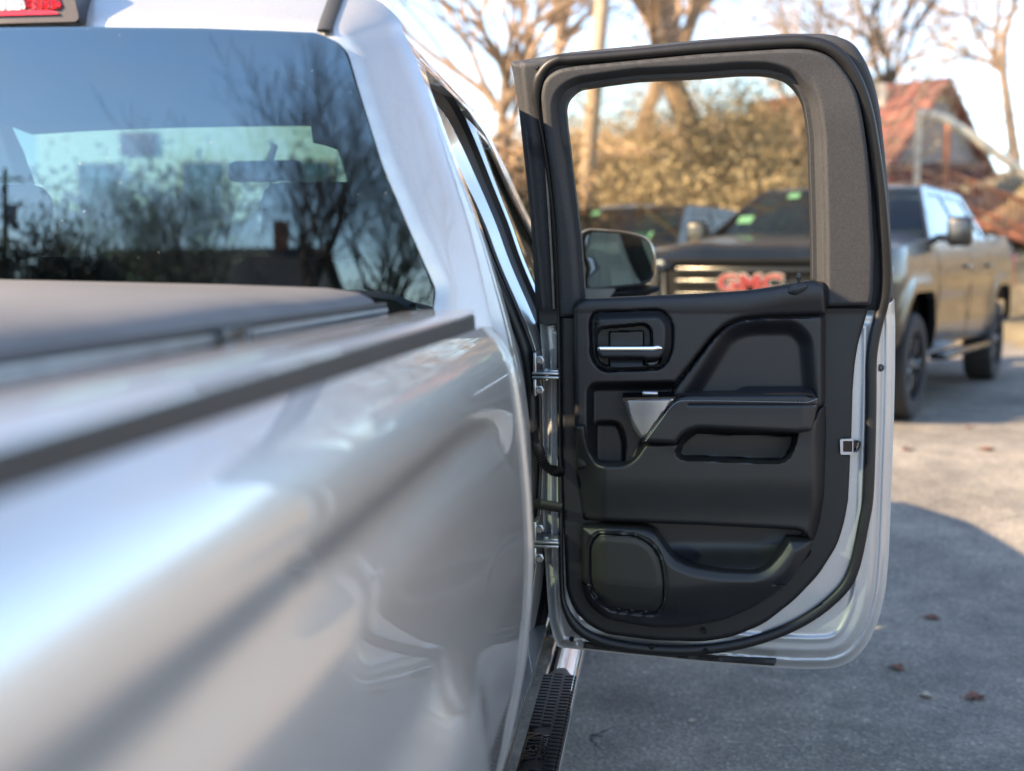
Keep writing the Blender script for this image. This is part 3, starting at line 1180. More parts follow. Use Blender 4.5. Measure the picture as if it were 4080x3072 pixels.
def pad_z(A):
    d = pdist(A, pad)
    return np.stack([A[:, 0], A[:, 1], SZ + .030 - .35 * np.abs(A[:, 0] - SX) ** 1.4 + .007 * sstep(0, .005, d)], 1)


g.patch(pad, pad_z, .008, skirt=(0, 0, -.016))
PAD = g.build('step_pad', 'rubber', SB)
g = Geo()
y = 1.95
row = 0
while y < 2.90:
    for ci, cxp in enumerate((-.2705, -.2435, -.2165)):
        off = .009 * (ci % 2)
        if cxp < -.225 and 2.335 < y + off < 2.555:
            continue
        top = SZ + .0385 - .35 * abs(cxp - SX) ** 1.4
        g.box((cxp, y + off, top), (.0215, .0115, .006), .001, seg=1)
        if ci == 2:
            g.box((cxp + .0145, y + off + .004, top - .0045), (.006, .012, .008), .001, seg=1)
    y += .0205
g.build('tread_blocks', 'rubber', PAD)['kind'] = 'stuff'


def text_mesh(s, size, depth, matrix, name, m_, parent, sx=1.0, bold=0.0):
    cu = bpy.data.curves.new(name, 'FONT')
    cu.body = s
    cu.size = size
    cu.extrude = depth
    cu.offset = bold
    cu.align_x = 'CENTER'
    cu.align_y = 'CENTER'
    cu.resolution_u = 3
    tmp = bpy.data.objects.new(name, cu)
    COL.objects.link(tmp)
    me = bpy.data.meshes.new_from_object(tmp.evaluated_get(bpy.context.evaluated_depsgraph_get()))
    bpy.data.objects.remove(tmp)
    me.transform(matrix @ Matrix.Diagonal((sx, 1, 1, 1)))
    me.materials.clear()
    me.materials.append(M[m_])
    o = bpy.data.objects.new(name, me)
    COL.objects.link(o)
    o.parent = parent
    if parent is not None and 'base' in parent:
        o.matrix_parent_inverse = Matrix.Translation(Vector(parent['base'])).inverted()
    return o


tm = lambda x, y, z: Matrix.Translation((x, y, z)) @ Matrix.Rotation(R(90), 4, 'Z')
text_mesh('WESTIN', .042, .004, tm(-.262, 2.445, SZ + .036), 'brand_lettering', 'gloss_black', PAD, .95, .0006)
text_mesh('PRO TRAXX 4', .019, .003, tm(-.236, 2.445, SZ + .0368), 'brand_lettering', 'gloss_black', PAD, 1.05, .0003)

# ================================================================== OPEN REAR DOOR (outlines in photo pixels, unprojected onto the door plane)
YD = 2.73
PX = YD / FPX                       # metres per pixel on the door


def tumble(v):
    return .15 * np.clip((1250 - np.asarray(v, float)) / 1000, 0, 1.2)


def dpt(u, v, h=0.0):
    return at(u, v, YD - tumble(v) - np.asarray(h, float))


def pillow(d, r):
    """drop of a rounded edge of radius r (m) at distance d (px) from the edge"""
    q = np.clip(r - d * PX, 0, r)
    return r - np.sqrt(np.maximum(r * r - q * q, 0))


def relief(name, outline, hf, m_, parent, sp=7.0, holes=(), back=None, angle=45):
    ol = np.asarray(outline, float)
    hs = [np.asarray(h, float) for h in holes]

    def mp(A):
        d = pdist(A, ol)
        h = hf(A[:, 0], A[:, 1], d) if callable(hf) else np.full(len(A), hf)
        return dpt(A[:, 0], A[:, 1], h)
    g = Geo().patch(ol, mp, sp, holes=hs, skirt=None if back is None else (0, back, 0), flip=True)
    return g.build(name, m_, parent, angle=angle)


# outer contour of the whole door
LOWER = [(2222, 2579, 14), (2310, 2588), (2560, 2614), (2800, 2639), (3090, 2661), (3230, 2667, 30), (3330, 2662, 40), (3400, 2632, 40), (3455, 2573, 40), (3502, 2471, 40), (3530, 2346, 40), (3542, 2206, 40), (3548, 2050), (3554, 1884), (3561, 1700), (3566, 1486), (3567, 1300), (3564, 1190)]
LEFTL = [(2150, 1280), (2163, 1450), (2163, 1650), (2160, 2000), (2167, 2150), (2183, 2401), (2190, 2480), (2205, 2535)]
SHELL = rp(LEFTL + LOWER + [(3400, 1180), (2400, 1200)], 8, 5)
UPPER = [(2134, 1206), (2126, 1062), (2112, 845), (2096, 700), (2066, 425), (2044, 290), (2033, 248, 6), (2271, 208), (2530, 183), (2800, 158), (3130, 134), (3306, 134, 60), (3400, 168, 60), (3448, 240, 60), (3485, 335, 60), (3508, 450, 40), (3525, 606, 40), (3543, 800), (3553, 1000), (3560, 1195)]
FRAME = rp(UPPER + [(3500, 1240), (3300, 1240), (2300, 1280), (2140, 1290)], 8, 6)
WINH = rp([(2253, 425, 20), (2262, 392, 40), (2300, 350, 40), (2400, 334, 30), (2542, 315), (2800, 303), (2945, 291, 30), (3060, 291, 60), (3136, 313, 40), (3180, 357, 40), (3206, 405, 40), (3217, 470, 40), (3227, 552), (3231, 700), (3237, 900), (3239, 1130), (3239, 1240), (2332, 1240), (2332, 1187), (2325, 1090), (2315, 953), (2304, 863), (2283, 700), (2274, 620), (2258, 490)], 6, 5)

ed = np.array(SHELL)


PADHOLE = rp([(2345, 1310), (3235, 1290), (3235, 2080), (3150, 2210), (3050, 2300), (2740, 2290), (2640, 2180), (2345, 2060)], 20)


def shell_h(u, v, d):
    h = -.012 - .026 * (1 - sstep(38, 78, d)) - .022 * (1 - sstep(6, 40, d)) + .010 * np.exp(-((d - 30) / 12) ** 2)
    # stiffening ribs of the hinge side
    k = sstep(0, 1, (u - 2140) / 40) * (u < 2235)
    h = h + np.where(u < 2240, .014 + .006 * np.exp(-((u - 2196 - (v - 1900) * .004) / 9) ** 2) * (v > 1390) * (v < 2300) - .005 * np.exp(-((u - 2212 - (v - 1900) * .004) / 8) ** 2) * (v > 1390) * (v < 2300), 0) * (1 - sstep(2200, 2240, u))
    # pressed recess around the trim on the right and along the bottom
    e = .006 * np.exp(-((d - 120) / 10) ** 2)
    return h + e


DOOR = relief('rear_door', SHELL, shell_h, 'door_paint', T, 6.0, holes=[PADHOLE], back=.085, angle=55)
DOOR['label'] = 'open silver rear door with black inner trim'
g = Geo().patch(SHELL, lambda A: dpt(A[:, 0], A[:, 1], -.10) + np.stack([0 * A[:, 0], .05 * np.sqrt(np.clip(pdist(A, SHELL) / 300, 0, 1)), 0 * A[:, 0]], 1), 40)
g.build('outer_skin', 'silver_paint', DOOR)


def frame_h(u, v, d):
    h = -.020 - pillow(d, .018)
    left = sstep(2300, 2240, u) * (v > 250)
    x = u - (2033 + (v - 248) * .098)
    rib = .006 * np.exp(-((x - 32) / 7) ** 2) + .004 * np.exp(-((x - 62) / 14) ** 2) - .006 * np.exp(-((x - 16) / 8) ** 2)
    rib = rib * sstep(430, 560, v) + (.010 * sstep(40, 52, x) * (1 - sstep(560, 640, v)))
    return h + rib * left


FRM = relief('window_frame', FRAME, frame_h, 'garnish_plastic', DOOR, 8.0, holes=[WINH], back=.05)
# embossed details of the frame corner
for (u, v, r) in ((2138, 268, .006), (2122, 392, .005)):
    p_ = dpt(u, v, -.004)
    Geo().tube([p_ + np.array([0, .02, 0]), p_ + np.array([0, -.003, 0])], [r, r * .6], 10).build('frame_boss', 'rubber', DOOR)
# glass run: pale metal strip and end block
relief('glass_run_strip', [(2165, 560), (2171, 560), (2192, 860), (2203, 1050), (2211, 1232), (2203, 1232), (2195, 1050), (2184, 860)], -.004, 'zinc', DOOR, 12, back=.01)
relief('channel_block', rp([(2146, 1236), (2221, 1236), (2220, 1290), (2152, 1293)], 4), .004, 'rubber', DOOR, 14, back=.03)

# dark garnish round the window
GARN = rp([(2155, 378, 40), (2164, 330, 30), (2182, 303, 30), (2224, 276, 40), (2292, 264, 40), (2800, 215), (3136, 194, 50), (3234, 197, 60), (3308, 224, 60), (3362, 276, 60), (3409, 352, 60), (3437, 470, 40), (3456, 606, 40), (3470, 760), (3481, 1000), (3478, 1150), (3470, 1214, 10), (3296, 1220), (3250, 1260), (2400, 1262), (2231, 1262), (2228, 1200), (2221, 1025), (2212, 863), (2195, 700), (2178, 590), (2165, 480)], 6, 6)


def garn_h(u, v, d):
    A = np.stack([u, v], 1)
    dh = pdist(A, WINH)
    w = 48 + 14 * sstep(2300, 2200, u)
    h = -.030 + .040 * sstep(0, w, dh) + .008 * sstep(52, 66, dh) * sstep(3220, 3260, u) * sstep(250, 500, v)
    return h - pillow(d, .009)


relief('window_garnish', GARN, garn_h, 'garnish_plastic', DOOR, 7.0, holes=[WINH], back=.03)
GL = relief('door_window', rp([(2235, 400, 40), (2300, 330, 40), (3060, 275, 40), (3190, 340, 60), (3245, 470), (3252, 1230), (2322, 1230), (2240, 500)], 10), lambda u, v, d: -.034 + 0 * u, 'door_glass', DOOR, 120)

# weatherstrip bulb running all round
WS = [(2137, 395), (2140, 345), (2152, 302), (2181, 262), (2224, 238), (2271, 235), (2530, 214), (2800, 188), (3130, 166), (3230, 169), (3306, 192), (3368, 245), (3420, 335), (3457, 450), (3484, 600), (3508, 780), (3526, 1000), (3530, 1120), (3521, 1200), (3499, 1280), (3481, 1360), (3471, 1450), (3470, 1600), (3466, 1800), (3458, 1980), (3442, 2080), (3395, 2285), (3310, 2395), (3169, 2490), (2990, 2556), (2800, 2588), (2640, 2590), (2490, 2574), (2380, 2547), (2300, 2500), (2252, 2420), (2238, 2320), (2234, 2050), (2229, 1700), (2227, 1400), (2223, 1200), (2216, 1025), (2205, 863), (2186, 700), (2166, 570), (2148, 480)]
wc = cr(WS, True, 5)
P3 = dpt(wc[:, 0], wc[:, 1], -.004)
lft = sstep(2300, 2220, wc[:, 0]) * sstep(300, 500, wc[:, 1])
rad = np.stack([.0125 - .0075 * lft, .011 - .003 * lft], 1)
rad[:, 0] -= .002 * sstep(3000, 2500, wc[:, 0]) * (wc[:, 1] < 300)
Geo().tube(P3, rad, 12, closed=True, up=(0, -1, 0)).build('weatherstrip', 'rubber', DOOR)
in_ = cr([(q[0] - 14, q[1] + 2) for q in WS[16:27]], False, 5)
# bottom rubber lip with drain holes
relief('bottom_seal', rp([(2330, 2562, 4), (2420, 2578), (2640, 2606), (2900, 2622), (3096, 2630, 4), (3086, 2653, 6), (2800, 2632), (2500, 2602), (2322, 2582)], 3), lambda u, v, d: -.012 - pillow(d, .004), 'dusty_rubber', DOOR, 9, back=.03)
for (u, v) in ((2596, 2578), (2812, 2597), (2277, 2548), (2805, 2515)):
    p_ = dpt(u, v, .0145 if v != 2548 else .010)
    Geo().lathe([(.0052, .003), (.006, 0), (.0062, .008)], tuple(p_), 'Y', 14).disc(tuple(p_ + np.array([0, .002, 0])), .0055, 'Y').build('drain_plug', 'gloss_black', DOOR)
p_ = dpt(3510, 1466, -.018)
Geo().lathe([(.001, -.002), (.007, -.001), (.0085, .004)], tuple(p_), 'Y', 18).build('rubber_plug', 'charcoal_gray', DOOR)

# carrier panel
BASE = rp([(2232, 1263), (2284, 1260), (3294, 1222), (3459, 1222, 4), (3445, 1282, 60), (3422, 1352, 60), (3405, 1450, 40), (3397, 1558), (3392, 1752, 5), (3353, 1752, 8), (3353, 1806, 8), (3388, 1806, 5), (3384, 1900), (3379, 1993), (3366, 2070, 30), (3337, 2170, 40), (3260, 2292, 40), (3163, 2393, 40), (3042, 2487, 40), (2917, 2538, 40), (2800, 2557, 40), (2607, 2551, 40), (2412, 2526, 60), (2342, 2487, 50), (2287, 2432, 50), (2257, 2350, 30), (2250, 2200), (2241, 2000), (2236, 1700)], 4, 5)


def base_h(u, v, d):
    h = .000 - pillow(d, .006)
    return h


relief('trim_carrier', BASE, base_h, 'carrier_plastic', DOOR, 9.0, holes=[PADHOLE], back=.02)
# latch opening in the edge
p1 = rp([(3347, 1750, 8), (3400, 1748), (3400, 1812), (3349, 1812, 8)], 2)
lt_ = relief('latch_flange', p1, .008, 'door_paint', DOOR, 8, holes=[rp([(3359, 1757), (3396, 1757), (3396, 1801), (3359, 1801)], 3)], back=.02)
relief('latch_pocket', rp([(3355, 1755), (3420, 1755), (3408, 1802), (3355, 1802)], 3), lambda u, v, d: .004 + .0 * u, 'gloss_black', DOOR, 10, back=.03)
Geo().tube([dpt(3412, 1757, .012), dpt(3428, 1763, .012), dpt(3422, 1785, .012), dpt(3408, 1800, .012)], .0028, 8).build('latch_claw', 'gloss_black', DOOR)

# upper trim pad
HB = rp([(2352, 1300, 30), (2362, 1246, 45), (2640, 1236, 45), (2678, 1290, 40), (2676, 1400, 45), (2640, 1468, 50), (2400, 1478, 50), (2358, 1430, 40)], 10, 6)
UT = rp([(2284, 1222, 16), (2300, 1206, 20), (2334, 1190, 6), (2600, 1178), (2800, 1170), (2981, 1158, 30), (3089, 1142, 30), (3147, 1131, 30), (3232, 1117), (3284, 1124, 6), (3292, 1254, 2), (3040, 1262), (2950, 1270, 30), (2892, 1294, 40), (2836, 1345, 30), (2676, 1552, 4), (2640, 1640), (2560, 1870), (2300, 1870), (2290, 1700), (2284, 1400)], 4, 6)
CUP = rp([(2348, 1536, 36), (2690, 1530, 20), (2640, 1640, 10), (2560, 1780, 20), (2510, 1900), (2348, 1900)], 10, 6)
CUP2 = rp([(2372, 1684, 20), (2468, 1684, 34), (2488, 1760, 20), (2490, 1900), (2372, 1900)], 10, 6)


def ut_h(u, v, d):
    A = np.stack([u, v], 1)
    h = .036 - pillow(d, .011)
    top = 1187 - .02 * (u - 2332) - 40 * sstep(2900, 3240, u)
    h = h - .012 * np.clip(1 - (v - top) / 75, 0, 1) ** 2
    h = h - .036 * sstep(-16, 22, sd(A, CUP)) - .018 * sstep(-10, 12, sd(A, CUP2))
    h = h - .010 * np.exp(-(sd(A, HB) / 5) ** 2)
    return h


HBI = rp([(2366, 1302, 30), (2376, 1260, 40), (2632, 1250, 40), (2664, 1296, 40), (2662, 1398, 45), (2632, 1454, 50), (2404, 1464, 50), (2372, 1424, 40)], 10, 6)
relief('upper_trim', UT, ut_h, 'soft_vinyl', DOOR, 6.0, holes=[HBI], back=.04)

# insert pad right of the diagonal seam
IN = rp([(3290, 1259, 3), (3040, 1268), (2952, 1276, 30), (2897, 1300, 40), (2842, 1350, 30), (2684, 1556, 6), (2690, 1600), (3254, 1640), (3260, 1625, 6), (3288, 1604, 4)], 3, 6)
INR = rp([(2740, 1590), (2905, 1330, 60), (2985, 1302, 50), (3160, 1300, 60), (3212, 1352, 60), (3236, 1640)], 20, 6)


def in_h(u, v, d):
    A = np.stack([u, v], 1)
    return .038 - pillow(d, .007) - .030 * sstep(-34, 38, sd(A, INR)) - .020 * sstep(3262, 3290, u)


relief('insert_pad', IN, in_h, 'soft_vinyl', DOOR, 7.0, back=.04)

# lower pad
LP = rp([(2290, 1692, 3), (2331, 1692, 3), (2336, 1750, 20), (2352, 1806, 30), (2378, 1846, 20), (2420, 1853), (2490, 1853, 30), (2532, 1826, 30), (2572, 1768, 10), (2700, 1764), (2740, 1690, 10), (3236, 1690), (3254, 1650, 10), (3264, 1628, 10), (3289, 1608, 4), (3292, 1720), (3284, 1960), (3268, 2080), (3244, 2152, 20), (3228, 2150, 20), (3190, 2112, 30), (2800, 2092), (2640, 2086), (2400, 2076), (2322, 2070, 12), (2300, 1900)], 5, 6)
GRAB = rp([(2692, 1806, 24), (2716, 1748, 40), (2768, 1712, 10), (3176, 1722, 6), (3164, 1790, 30), (3132, 1838, 34), (3080, 1843), (2716, 1829, 30)], 10, 6)


def lp_h(u, v, d):
    A = np.stack([u, v], 1)
    h = .058 - pillow(d, .010)
    h = h - .040 * sstep(2420, 2310, u) * sstep(1700, 1950, v) - .004 * sstep(2330, 2290, u)
    h = h - .046 * sstep(3232, 3292, u + 26 * sstep(2000, 2150, v)) * .9
    h = h - .085 * sstep(-7, 17, sd(A, GRAB))
    h = h - .012 * sstep(1900, 2080, v)
    return h


relief('lower_pad', LP, lp_h, 'trim_plastic', DOOR, 6.0, back=.05)

# map pocket: back, inner wall, front
relief('pocket_back', rp([(2320, 2060), (3240, 2090), (3236, 2200), (3120, 2330), (2700, 2330), (2330, 2200)], 20), lambda u, v, d: -.022 + .060 * sstep(2150, 2300, v) ** 1.3 * sstep(2560, 2700, u) + .022 * sstep(3000, 3150, u) * sstep(2120, 2240, v) - .0 * d, 'trim_plastic', DOOR, 8)
MPK = rp([(2316, 2094, 14), (2560, 2104, 40), (2612, 2118, 30), (2648, 2172), (2690, 2226, 40), (2760, 2256, 40), (2880, 2274), (3010, 2280, 40), (3062, 2258, 40), (3108, 2206, 30), (3144, 2152, 6), (3234, 2154, 6), (3222, 2200), (3170, 2290, 40), (3110, 2352, 40), (2990, 2428, 40), (2870, 2474, 40), (2720, 2500, 30), (2600, 2500), (2420, 2470, 60), (2344, 2410, 50), (2318, 2330, 30)], 6, 6)
SPK = rp([(2350, 2170, 40), (2378, 2126, 40), (2540, 2136, 60), (2600, 2170, 40), (2634, 2230, 30), (2646, 2300, 30), (2646, 2400, 40), (2618, 2444, 40), (2440, 2428, 60), (2376, 2386, 50), (2352, 2320, 30)], 10, 6)


def mp_h(u, v, d):
    A = np.stack([u, v], 1)
    h = .070 - pillow(d, .009) - .010 * (1 - sstep(0, 46, d)) * (v < 2330)
    h = h - .040 * sstep(2420, 2316, u) * .7
    rimd = sd(A, SPK)
    h = h - .010 * sstep(-4, 3, rimd) - .004 * np.exp(-((rimd + 9) / 4) ** 2)
    h = h - .030 * sstep(2330, 2500, v + .10 * np.abs(u - 2700))
    h = h - .010 * sstep(3150, 3234, u)
    return h


relief('map_pocket', MPK, mp_h, 'trim_plastic', DOOR, 6.0, back=.055)


def spk_h(u, v, d):
    A = np.stack([u, v], 1)
    D = sd(A, MPK)
    h = .070 - .040 * sstep(2420, 2316, u) * .7 - .030 * sstep(2330, 2500, v + .10 * np.abs(u - 2700))
    return h - .004 + .003 * sstep(0, 24, d)


relief('speaker_grille', rp([(2358, 2174, 40), (2384, 2134, 40), (2538, 2144, 60), (2594, 2176, 40), (2626, 2234, 30), (2638, 2300, 30), (2638, 2396, 40), (2612, 2436, 40), (2442, 2420, 60), (2382, 2380, 50), (2360, 2318, 30)], 10, 6), spk_h, 'speaker_mesh', DOOR, 7.0)

# switch plate, silver accent, arm rest
AR = rp([(2556, 1764, 4), (2672, 1606, 30), (2706, 1578, 40), (2760, 1572), (3232, 1570, 16), (3258, 1586, 10), (3260, 1606, 6), (3236, 1716, 14), (3176, 1726), (2776, 1708, 40), (2726, 1728, 40), (2692, 1770, 4)], 5, 6)


def ar_h(u, v, d):
    h = .102 - pillow(d, .012) - .016 * sstep(3190, 3262, u)
    seam = 1613 - 4 * sstep(2700, 2760, u)
    h = h - .0025 * np.exp(-((v - 1614) / 4) ** 2) * (u > 2740)
    return h


ARM = relief('armrest', AR, ar_h, 'soft_vinyl', DOOR, 5.0, back=.08)
# top faces of the arm rest and the switch plate
top_l = [dpt(2690, 1583, .095), dpt(2745, 1574, .097), dpt(2960, 1573, .098)]
g = Geo()
us = np.linspace(2706, 3252, 24)
g.grid(lambda u, t: tuple(dpt(u, 1574 - (6 if u < 2945 else 0) * 0 + (10 * max(0, (u - 3225) / 27)), .096) + np.array([0, .075 * t, .012 * t * float(sstep(2940, 2975, u)) - .001])), us, np.linspace(0, 1, 4))
g.build('armrest_top', 'soft_vinyl', DOOR)
g = Geo().patch(rp([(2478, 1585, 4), (2690, 1581, 4), (2700, 1600), (2484, 1602)], 2), lambda A: dpt(A[:, 0], A[:, 1], .080), 10, skirt=(0, .05, .006))
SWP = g.build('switch_plate', 'gloss_black', DOOR)
p_ = dpt(2590, 1566, .06)
Geo().box(tuple(p_), (.036, .022, .010), .004, seg=3).build('window_switch', 'satin_silver', DOOR)
relief('silver_accent', rp([(2489, 1592, 5), (2684, 1590, 4), (2574, 1742, 5), (2552, 1747, 8), (2524, 1708, 20), (2500, 1650, 20)], 4, 5), lambda u, v, d: .094 - pillow(d, .004) - .016 * sstep(2700, 2440, u), 'satin_silver', DOOR, 7, back=.05)
# stitching
sp_ = cr([(2572, 1758), (2620, 1692), (2672, 1624), (2700, 1602), (2740, 1597), (2900, 1598), (3060, 1601), (3200, 1603), (3234, 1598), (3257, 1588)], False, 40)
g = Geo()
seg = resample(sp_, 2.2, False)
i = 0
while i + 4 < len(seg):
    a, b = seg[i], seg[i + 3]
    hh = .1035 - .0145 * float(sstep(3190, 3262, a[0]))
    g.tube([dpt(*a, hh - .001), dpt(*((a + b) / 2), hh), dpt(*b, hh - .001)], .0011, 5)
    i += 5
g.build('stitching', 'stitch_thread', ARM)['kind'] = 'stuff'

# door pull bezel and lever
HOL = rp([(2372, 1330, 20), (2392, 1304, 26), (2570, 1288, 24), (2597, 1312, 20), (2600, 1390, 14), (2640, 1420, 20), (2620, 1462, 20), (2420, 1466, 30), (2376, 1440, 20)], 8, 6)
CENT = rp([(2428, 1322, 8), (2564, 1318, 8), (2566, 1470, 4), (2428, 1470, 4)], 6)


def hb_h(u, v, d):
    A = np.stack([u, v], 1)
    s_ = sd(A, HOL)
    h = .034 + .022 * sstep(0, 34, d) - pillow(d, .004)
    h = h - .010 * sstep(0, 40, 2392 - u) * (v > 1290)
    rec = sstep(-5, 9, s_)
    c_ = sstep(-3, 3, sd(A, CENT))
    return h * (1 - rec) + rec * (.004 * (1 - c_) + c_ * (.026 + .012 * sstep(1400, 1462, v)))


HBZ = relief('handle_bezel', HB, hb_h, 'trim_plastic', DOOR, 3.6, back=.03)
relief('handle_lever', rp([(2378, 1396, 3), (2640, 1392, 3), (2643, 1408, 8), (2628, 1430, 10), (2574, 1433, 6), (2560, 1428), (2390, 1427, 8)], 4), lambda u, v, d: .062 - pillow(d, .007), 'trim_plastic', DOOR, 5, back=.03)
relief('handle_chrome', rp([(2378, 1384, 8), (2386, 1378, 6), (2600, 1377), (2624, 1373, 10), (2641, 1380, 8), (2641, 1396, 3), (2600, 1402), (2380, 1402, 3)], 2), lambda u, v, d: .064 - pillow(d, .006), 'chrome', DOOR, 4, back=.03)
relief('lock_slide', rp([(2571, 1437, 4), (2628, 1434, 8), (2616, 1466, 14), (2574, 1468, 4)], 3), lambda u, v, d: .052 - pillow(d, .008), 'gloss_black', DOOR, 5, back=.03)

# lock knob on the sill
p_ = dpt(3182, 1140, .004)
Geo().lathe([(.003, -.02), (.0032, .012), (.0058, .016), (.0066, .022), (.005, .0275), (.001, .029)], tuple(p_), 'Z', 14).build('lock_knob', 'charcoal_gray', DOOR)
relief('lock_shroud', rp([(3134, 1168, 10), (3150, 1138, 14), (3196, 1128, 10), (3222, 1134, 10), (3212, 1158, 14), (3172, 1182, 14)], 4), lambda u, v, d: .046 - pillow(d, .018), 'garnish_plastic', DOOR, 5, back=.03)

# hinges, wiring boot, check strap (between pillar and door)
def hinge(v0):
    y = 2.685
    a = at(2120, v0, y)
    e = at(2226, v0, y)
    z, w = a[2], e[0] - a[0]
    g = Geo()
    g.box((a[0] + .006, y + .05, z + .026), (.008, .10, .052), .003)
    g.box((a[0] + .006, y + .05, z - .028), (.008, .10, .040), .003)
    g.box((a[0] + w / 2, y + .04, z + .0045), (w, .085, .0065), .002)
    g.box((a[0] + w / 2, y + .04, z - .0045), (w, .085, .0065), .002)
    g.box((a[0] + w * .75, y + .03, z + .010), (w * .45, .05, .005), .002)
    o = g.build('door_hinge', 'zinc', T)
    for dz in (.034, -.034):
        Geo().lathe([(.0, -.010), (.0065, -.010), (.0075, -.006), (.0075, 0), (.011, .001), (.011, .006)], (a[0] + .016, y + .006, z + dz), 'Y', 6).build('hinge_bolt', 'zinc', o)
    Geo().lathe([(.0, .014), (.006, .014), (.0075, .010), (.0075, -.012), (.0, -.014)], (a[0] + w * .5, y + .02, z), 'Z', 10).build('hinge_pin', 'zinc', o)
    return o


hinge(1496)
hinge(2168)
bp_ = cr([at(2126, 1640, 2.80), at(2136, 1740, 2.74), at(2150, 1805, 2.70), at(2172, 1852, 2.69), at(2200, 1874, 2.69), at(2236, 1880, 2.70)], False, 22)
w = np.arange(len(bp_))
Geo().tube(bp_, .0105 + .0024 * np.sin(w * 1.57) * (w > 34), 12).build('wiring_boot', 'rubber', T)
Geo().tube([at(2116, 2006, 2.76), at(2160, 2010, 2.70), at(2240, 2024, 2.69)], (.005, .012), 8, up=(0, 0, 1)).build('check_strap', 'rubber', T)
# hinge pillar behind the door edge
zz = np.linspace(.56, 1.36, 20)
g = Geo()
g.ribbon([(float(skin(2.83, z)) - .10, 2.80, z) for z in zz], [(float(skin(2.83, z)) - .03, 2.838, z) for z in zz])
g.build('hinge_pillar', 'jamb_paint', T)

